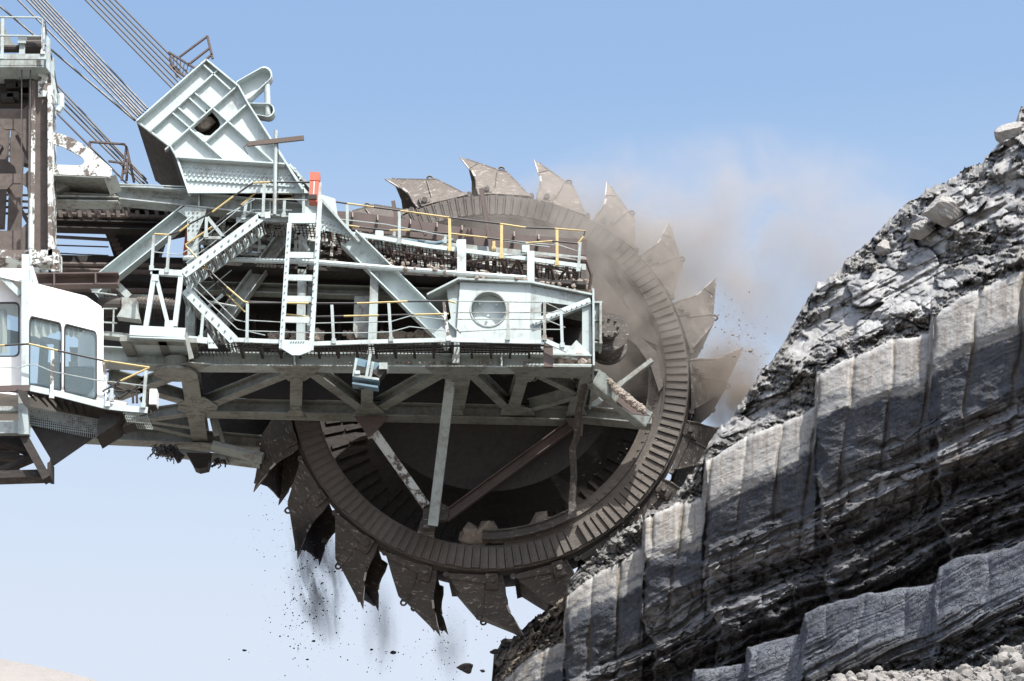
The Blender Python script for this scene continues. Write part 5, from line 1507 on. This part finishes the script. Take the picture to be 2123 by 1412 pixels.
# cab platform
mb = MB(); PE = [(-40, 806), (62, 804), (120, 816), (222, 842), (256, 846), (306, 850)]
for i, (a, b) in enumerate(zip(PE[:-1], PE[1:])): px_bar(mb, a, b, YC - .35, 13, .06, m=0 if i else 1)
cp = part('cab_platform', mb, [M['palest'], M['rusty']])
mb = MB()
fl_ = [P(x, y, YC - .3) for x, y in ((60, 812), (120, 824), (222, 850), (256, 855))]
zpl = fl_[0].z
bk_ = [Vector((p.x + (.3 if i == 0 else -.3), YC + 1.2, p.z)) for i, p in enumerate(fl_)]
for i in range(3): mb.prism([fl_[i], fl_[i + 1], bk_[i + 1], bk_[i]], (0, 0, .03))
for i in range(12):
    a = fl_[0].lerp(fl_[3], i / 11); b = bk_[0].lerp(bk_[3], i / 11); mb.bar(a - Vector((0, 0, .03)), b - Vector((0, 0, .03)), .04, .04)
build('chequer_floor', mb, M['dark'], cp)
mb = MB(); grat = None
A, B = P(256, 856, YC - .3), P(304, 860, YC - .3)
for i in range(12): mb.box(A.lerp(B, i / 11) + Vector((0, .5, 0)), (.015, 1.0, .04))
for j in range(6): mb.bar(A + Vector((0, .2 * j, 0)), B + Vector((0, .2 * j, 0)), .02, .02)
build('step_grating', mb, M['pale'], cp)
mb = MB(); plate(mb, [(62, 862), (200, 898), (196, 905), (108, 966), (100, 990), (104, 950), (62, 880)], YC + .4, .06); plate(mb, [(222, 850), (260, 852), (240, 880), (200, 905), (204, 868)], YC - .1, .9); plate(mb, [(-60, 806), (40, 806), (40, 1000), (-60, 1000)], YC + 2.2, .06)
part('hopper_wall', mb, M['dark'], cp)
mb = MB()
a0, a1, b0, b1 = (62, 866), (202, 896), (62, 842), (204, 868)
for i in range(34):
    t = i / 33; mb.bar(P(b0[0] + (b1[0] - b0[0]) * t, b0[1] + (b1[1] - b0[1]) * t, YC + .35), P(a0[0] + (a1[0] - a0[0]) * t, a0[1] + 15 + (a1[1] - a0[1]) * t, YC + .35), .014, .02)
for j in range(8):
    t = j / 7; mb.bar(P(62, 844 + 36 * t, YC + .34), P(203, 870 + 30 * t, YC + .34), .014, .02)
build('wire_mesh', mb, M['pale'], cp)
mb = MB(); plate(mb, [(62, 846), (203, 872), (202, 900), (62, 880)], YC + .5, .03); build('mesh_backing', mb, M['patchy'], cp)
mb = MB(); plate(mb, [(38, 800), (56, 812), (60, 900), (38, 900)], YC - .1, .2); plate(mb, [(-60, 872), (42, 872), (42, 898), (-60, 898)], YC + .1, .2); plate(mb, [(-60, 842), (38, 842), (38, 852), (-60, 852)], YC + .1, .2); part('support_beam', mb, M['pale'], cp)
mb = MB(); px_bar(mb, (46, 898), (96, 990), YC, 17, .4); px_bar(mb, (-60, 985), (104, 980), YC + .2, 16, .5); px_bar(mb, (-60, 940), (66, 948), YC + .6, 8, .3); px_bar(mb, (-30, 985), (66, 945), YC + .5, 12, .3); px_bar(mb, (-20, 910), (58, 935), YC + .5, 8, .3); plate(mb, [(98, 960), (105, 955), (105, 990), (98, 990)], YC + .1, .5)
plate(mb, [(-60, 898), (44, 898), (60, 935), (-60, 935)], YC + 1.0, .1)
part('underframe', mb, M['body'], cp)
mb = MB(); plate(mb, [(34, 806), (56, 812), (62, 850), (48, 836), (40, 822)], YC - .4, .08); build('corner_bracket', mb, M['dark'], cp)
railing('cab_handrail', [[(-40, 718), (10, 716), (60, 713), (120, 727), (215, 748), (310, 762)], [(-40, 762), (40, 762), (60, 756), (75, 756), (108, 770), (200, 788), (305, 800)], [(310, 762), (250, 790), (212, 812)]],
        [(109, 727, 107, 825, 'patchy'), (215, 750, 223, 842, 'patchy'), (303, 768, 297, 845), (232, 805, 231, 832)], YC - .38, striped=(0, 2))
mb = MB(); A = P(295, 838, YC - .3); B = P(318, 826, YC - .3); mb.bar(A, B, .34, .3, 0); mb.box(B + Vector((.0, .1, .02)), (.16, .36, .36), 1); mb.tube([P(290, 862, YC - .3), P(314, 858, YC - .3), P(312, 850, YC - .3)], .02, 5)
part('floodlight', mb, [M['dark'], M['white']])
mb = MB(); mb.bar(P(230, 832, YC), P(262, 836, YC), .1, .2, 1); px_bar(mb, (250, 880), (300, 862), YC + .3, 14, .5, 0); part('lamp_bracket', mb, [M['dark'], M['white']])
mb = MB()
for a, b in (((215, 820), (262, 782)), ((215, 790), (275, 815)), ((236, 810), (290, 812)), ((240, 830), (300, 790)), ((228, 800), (252, 835)), ((275, 812), (276, 836)), ((283, 812), (284, 836))): mb.tube([P(*a, 56.4), P(*b, 56.4)], .03, 5)
part('far_cab_rail', mb, M['dark'])
#@@PART4
# ================================================================== flying clods, grit and dust
def clod(c, r, label, m='coal', sq=(1.45, 1, .8), group=None):
    mb = MB()
    vs, fs = cut_stone(int(r * 1000), 3, 6); mb.add([Vector((v.x * sq[0], v.y * sq[1], v.z * sq[2])) * r for v in vs], fs)
    mb.v = [tuple(Vector(v) + c) for v in mb.v]
    return props(build('falling_clod', mb, M[m]), label, 'clod of earth', group)
G_ = 'clods thrown off and falling from the wheel'
clod(P(965, 1386, 60.5), .17, 'largest black oval clod falling in the sky left of the foot of the coal face', group=G_)
clod(P(1000, 1391, 60.5), .05, 'small black clod falling just right of the largest oval clod', group=G_)
clod(P(816, 1353, 61), .06, 'small black clod alone in the pale sky below the lowest left buckets', group=G_)
clod(P(770, 1347, 61.5), .035, 'tiny dark clod just left of another low in the pale sky', group=G_)
clod(P(507, 1348, 61), .04, 'tiny black clod farthest to the left in the pale sky under the excavator', group=G_)
clod(P(650, 1329, 61), .038, 'tiny black clod low in the sky below the dark falling dust', group=G_)
clod(P(637, 1367, 61), .03, 'tiniest black clod under the others below the falling dust', group=G_)
clod(P(673, 1122, 61), .06, 'black clod beside the tooth of a left bucket above the falling dust', group=G_)
clod(P(1555, 728, 61.5), .05, 'brown clod in the air between the top right tooth and the bank', 'clod', group=G_)
clod(P(1522, 739, 61.5), .04, 'brown clod flung just under a bucket tooth at the right of the wheel', 'clod', group=G_)
clod(P(1519, 694, 61.5), .03, 'tiny clod thrown above the tooth nearest the bank', 'clod', group=G_)
clod(P(1050, 1330, 61.0), .10, 'dark clod breaking off the left end of the bank', group=G_)
clod(P(1026, 1351, 61.0), .09, 'dark flat clod at the extreme left tip of the bank', group=G_)
gr = MB(); grl = MB()
rg = random.Random(9)
STONES = [cut_stone(k, 2, 7) for k in range(9)]
def put_stone(mb, c, r):
    vs, fs = rg.choice(STONES); q = Quaternion((rg.gauss(0, 1), rg.gauss(0, 1), rg.gauss(0, 1), rg.gauss(0, 1))).normalized()
    s = (rg.uniform(.8, 1.3), rg.uniform(.8, 1.1), rg.uniform(.6, 1))
    mb.add([Vector(c) + q @ Vector((v.x * s[0], v.y * s[1], v.z * s[2])) * r for v in vs], fs)
def spray(mb, n, x0, y0, x1, y1, sx, sy, r0, r1):
    for k in range(n):
        t = rg.random()
        x = x0 + (x1 - x0) * t + rg.gauss(0, sx); y = y0 + (y1 - y0) * t + rg.gauss(0, sy)
        mb.rock(P(x, y, rg.uniform(61.2, 64.5)), r0 + (r1 - r0) * rg.random() ** 4, rg=rg)
spray(gr, 520, 655, 1140, 640, 1330, 34, 34, .006, .03)
spray(gr, 170, 610, 1130, 690, 1412, 60, 40, .005, .022)
spray(gr, 150, 770, 1250, 800, 1400, 26, 30, .005, .022)
spray(gr, 190, 905, 1290, 930, 1410, 26, 30, .005, .022)
spray(gr, 120, 560, 1020, 600, 1150, 26, 40, .005, .02)
spray(gr, 60, 980, 1290, 1060, 1300, 40, 20, .006, .02)
spray(grl, 420, 1500, 660, 1560, 800, 30, 38, .006, .03)
spray(grl, 160, 1180, 820, 1300, 960, 60, 60, .006, .022)
spray(grl, 120, 1300, 1100, 1420, 980, 25, 25, .008, .04)
# floury grit stays off the buckets: keep only what is clear of the wheel's plates
props(build('falling_grit', gr, M['coal']), 'fine black grit raining down from the buckets on the left', kind='stuff')
props(build('flying_grit', grl, M['clod']), 'fine brown grit thrown up between the wheel and the bank', kind='stuff')
mb = MB()
for k in range(420):           # loose broken rock at the bottom right, in the sun
    x = rg.uniform(1700, 2200); t = rg.random()
    ytop = np.interp(x, [1700, 1800, 1960, 2040, 2090, 2200], [1418, 1395, 1392, 1385, 1345, 1325])
    y = ytop + rg.uniform(0, 80) 
    Yq = 48.0 - (y - ytop) * .018 - (x - 1700) * .004
    r_ = .05 + .17 * rg.random() ** 4; c_ = P(x, y, Yq); put_stone(mb, c_, r_ * 1.2)
    for q_ in range(3): put_stone(mb, c_ + Vector((rg.uniform(-1, 1), -.3, rg.uniform(-.6, .9))) * r_, r_ * rg.uniform(.3, .7))
for k in range(9000):
    x = rg.uniform(1690, 2210)
    ytop = np.interp(x, [1690, 1800, 1960, 2040, 2090, 2210], [1420, 1397, 1394, 1387, 1346, 1325])
    y = ytop + rg.uniform(0, 90)
    mb.rock(P(x, y, 48.1 - (y - ytop) * .018 - (x - 1700) * .004), rg.uniform(.015, .06), rg=rg)
x_ = [1690, 1800, 1960, 2040, 2090, 2230]; y_ = [1424, 1401, 1398, 1391, 1350, 1328]
o_ = len(mb.v)
for x, y in zip(x_, y_): mb.v += [tuple(P(x, y + 3, 48.3 - (x - 1700) * .004)), tuple(P(x, y + 260, 43.5 - (x - 1700) * .004))]
for k in range(len(x_) - 1): mb.f.append((o_ + 2 * k, o_ + 2 * k + 1, o_ + 2 * k + 3, o_ + 2 * k + 2)); mb.m.append(0)
props(build('broken_rock', mb, M['stone']), 'sunlit pale broken rock heaped at the bottom right foot of the bank', kind='stuff')

def boulder(x, y, r, label, k=0):
    mb = MB()
    Yb_ = float(cliff_fields(np.array([[float(x)]]), np.array([[float(y)]]))[0][0, 0]) - r * .25
    vs, fs = cut_stone(int(x), 4, 8)
    mb.add([Vector((v.x * 1.2, v.y, v.z * .9)) * r * 1.0 for v in vs], fs)
    c = P(x, y, Yb_); mb.v = [tuple(Vector(v) + c) for v in mb.v]
    props(build('boulder', mb, M['boulder']), label, 'boulder', 'boulders lodged on the slope above the cut face')
boulder(1945, 440, .42, 'biggest pale angular boulder lodged high on the rubble slope')
boulder(1972, 436, .26, 'pale boulder just right of the biggest boulder on the slope')
boulder(1912, 478, .34, 'grey boulder under the biggest boulder on the slope')
boulder(1834, 512, .26, 'pale block alone on the rubble slope left of the boulder cluster')
boulder(1752, 700, .22, 'small pale block low on the slope just above the cut face')
boulder(2098, 276, .34, 'pale boulder perched on the crest near the top right corner')
def dust(name, c, axes, dens, col, label, th=.42, sc=1.0, seed=0.0, rot=(0, 0, 0), an=.2, power=1.0, stretch=(1, 1, 1), ab=(0, 0, 0)):
    import bmesh
    bm = bmesh.new(); bmesh.ops.create_icosphere(bm, subdivisions=3, radius=1.0)
    me = bpy.data.meshes.new(name); bm.to_mesh(me); bm.free()
    for v in me.vertices: v.co = (v.co.x * axes[0], v.co.y * axes[1], v.co.z * axes[2])
    o = bpy.data.objects.new(name, me); SC.collection.objects.link(o)
    o.location = c; o.rotation_euler = rot
    m = bpy.data.materials.new(name); m.use_nodes = True; nt = m.node_tree; nt.nodes.clear()
    out = nt.nodes.new('ShaderNodeOutputMaterial'); pv = nt.nodes.new('ShaderNodeVolumePrincipled')
    nt.links.new(pv.outputs[0], out.inputs['Volume'])
    tc = nt.nodes.new('ShaderNodeTexCoord')
    mp = nt.nodes.new('ShaderNodeMapping'); mp.inputs['Scale'].default_value = tuple(1.0 / a for a in axes)
    nt.links.new(tc.outputs['Object'], mp.inputs[0])
    ln = nt.nodes.new('ShaderNodeVectorMath'); ln.operation = 'LENGTH'; nt.links.new(mp.outputs[0], ln.inputs[0])
    fall = math_(nt, 'POWER', math_(nt, 'MAXIMUM', math_(nt, 'SUBTRACT', 1.0, ln.outputs['Value']), 0.0), power)
    mp2 = nt.nodes.new('ShaderNodeMapping'); mp2.inputs['Location'].default_value = (seed, seed * 2, seed * 3); mp2.inputs['Scale'].default_value = stretch
    nt.links.new(tc.outputs['Object'], mp2.inputs[0])
    n = noise(nt, mp2.outputs[0], sc, 4, .6, .6)
    d = math_(nt, 'MULTIPLY', math_(nt, 'MAXIMUM', math_(nt, 'SUBTRACT', n, th), 0.0), fall)
    nt.links.new(math_(nt, 'MULTIPLY', d, dens), pv.inputs['Density'])
    pv.inputs['Color'].default_value = (*col, 1); pv.inputs['Anisotropy'].default_value = an
    pv.inputs['Absorption Color'].default_value = (*ab, 1)
    m.cycles.volume_step_rate = 1.0 if hasattr(m, 'cycles') else 1.0
    me.materials.append(m)
    return props(o, label, kind='stuff')
SC.cycles.volume_step_rate = 2.0
SC.cycles.volume_max_steps = 128
BE = (.80, .73, .66)
dust('dust_cloud', P(1240, 600, 62.2), (4.4, 2.1, 3.7), 8.5, BE, 'brown dust rising round the top right of the wheel', th=.38, sc=.85, seed=3)
dust('dust_cloud', P(1520, 520, 64.0), (7.2, 2.4, 3.9), 2.9, (.86, .78, .71), 'thin tan dust drifting from the wheel up towards the bank', th=.36, sc=.6, seed=8)
dust('dust_cloud', P(1090, 500, 61.9), (3.2, 1.5, 1.8), 2.2, BE, 'pale dust veiling the upper buckets of the wheel', th=.3, sc=.5, seed=12)
dust('dust_cloud', P(1525, 800, 62.0), (1.2, 1.4, 1.7), 16.0, (.60, .52, .45), 'dense brown dust boiling between the wheel and the bank', th=.36, sc=1.2, seed=5)
dust('dust_cloud', P(655, 1190, 63.2), (.8, .7, 2.0), 26.0, (.10, .085, .09), 'dark coal dust pouring off the lower left buckets', th=.42, sc=1.3, seed=2, rot=(0, math.radians(-12), 0), stretch=(2.2, 1, .5))
dust('dust_cloud', P(790, 1300, 63.2), (.55, .7, 1.4), 5.0, (.25, .23, .25), 'faint grey dust falling under the lowest left buckets', th=.38, sc=1.2, seed=6, stretch=(1.6, 1, .4))
dust('dust_cloud', P(935, 1340, 63.2), (.5, .6, 1.1), 6.0, (.22, .2, .22), 'faint grey dust falling beneath the lowest bucket tooth', th=.38, sc=1.2, seed=9, stretch=(1.6, 1, .4))
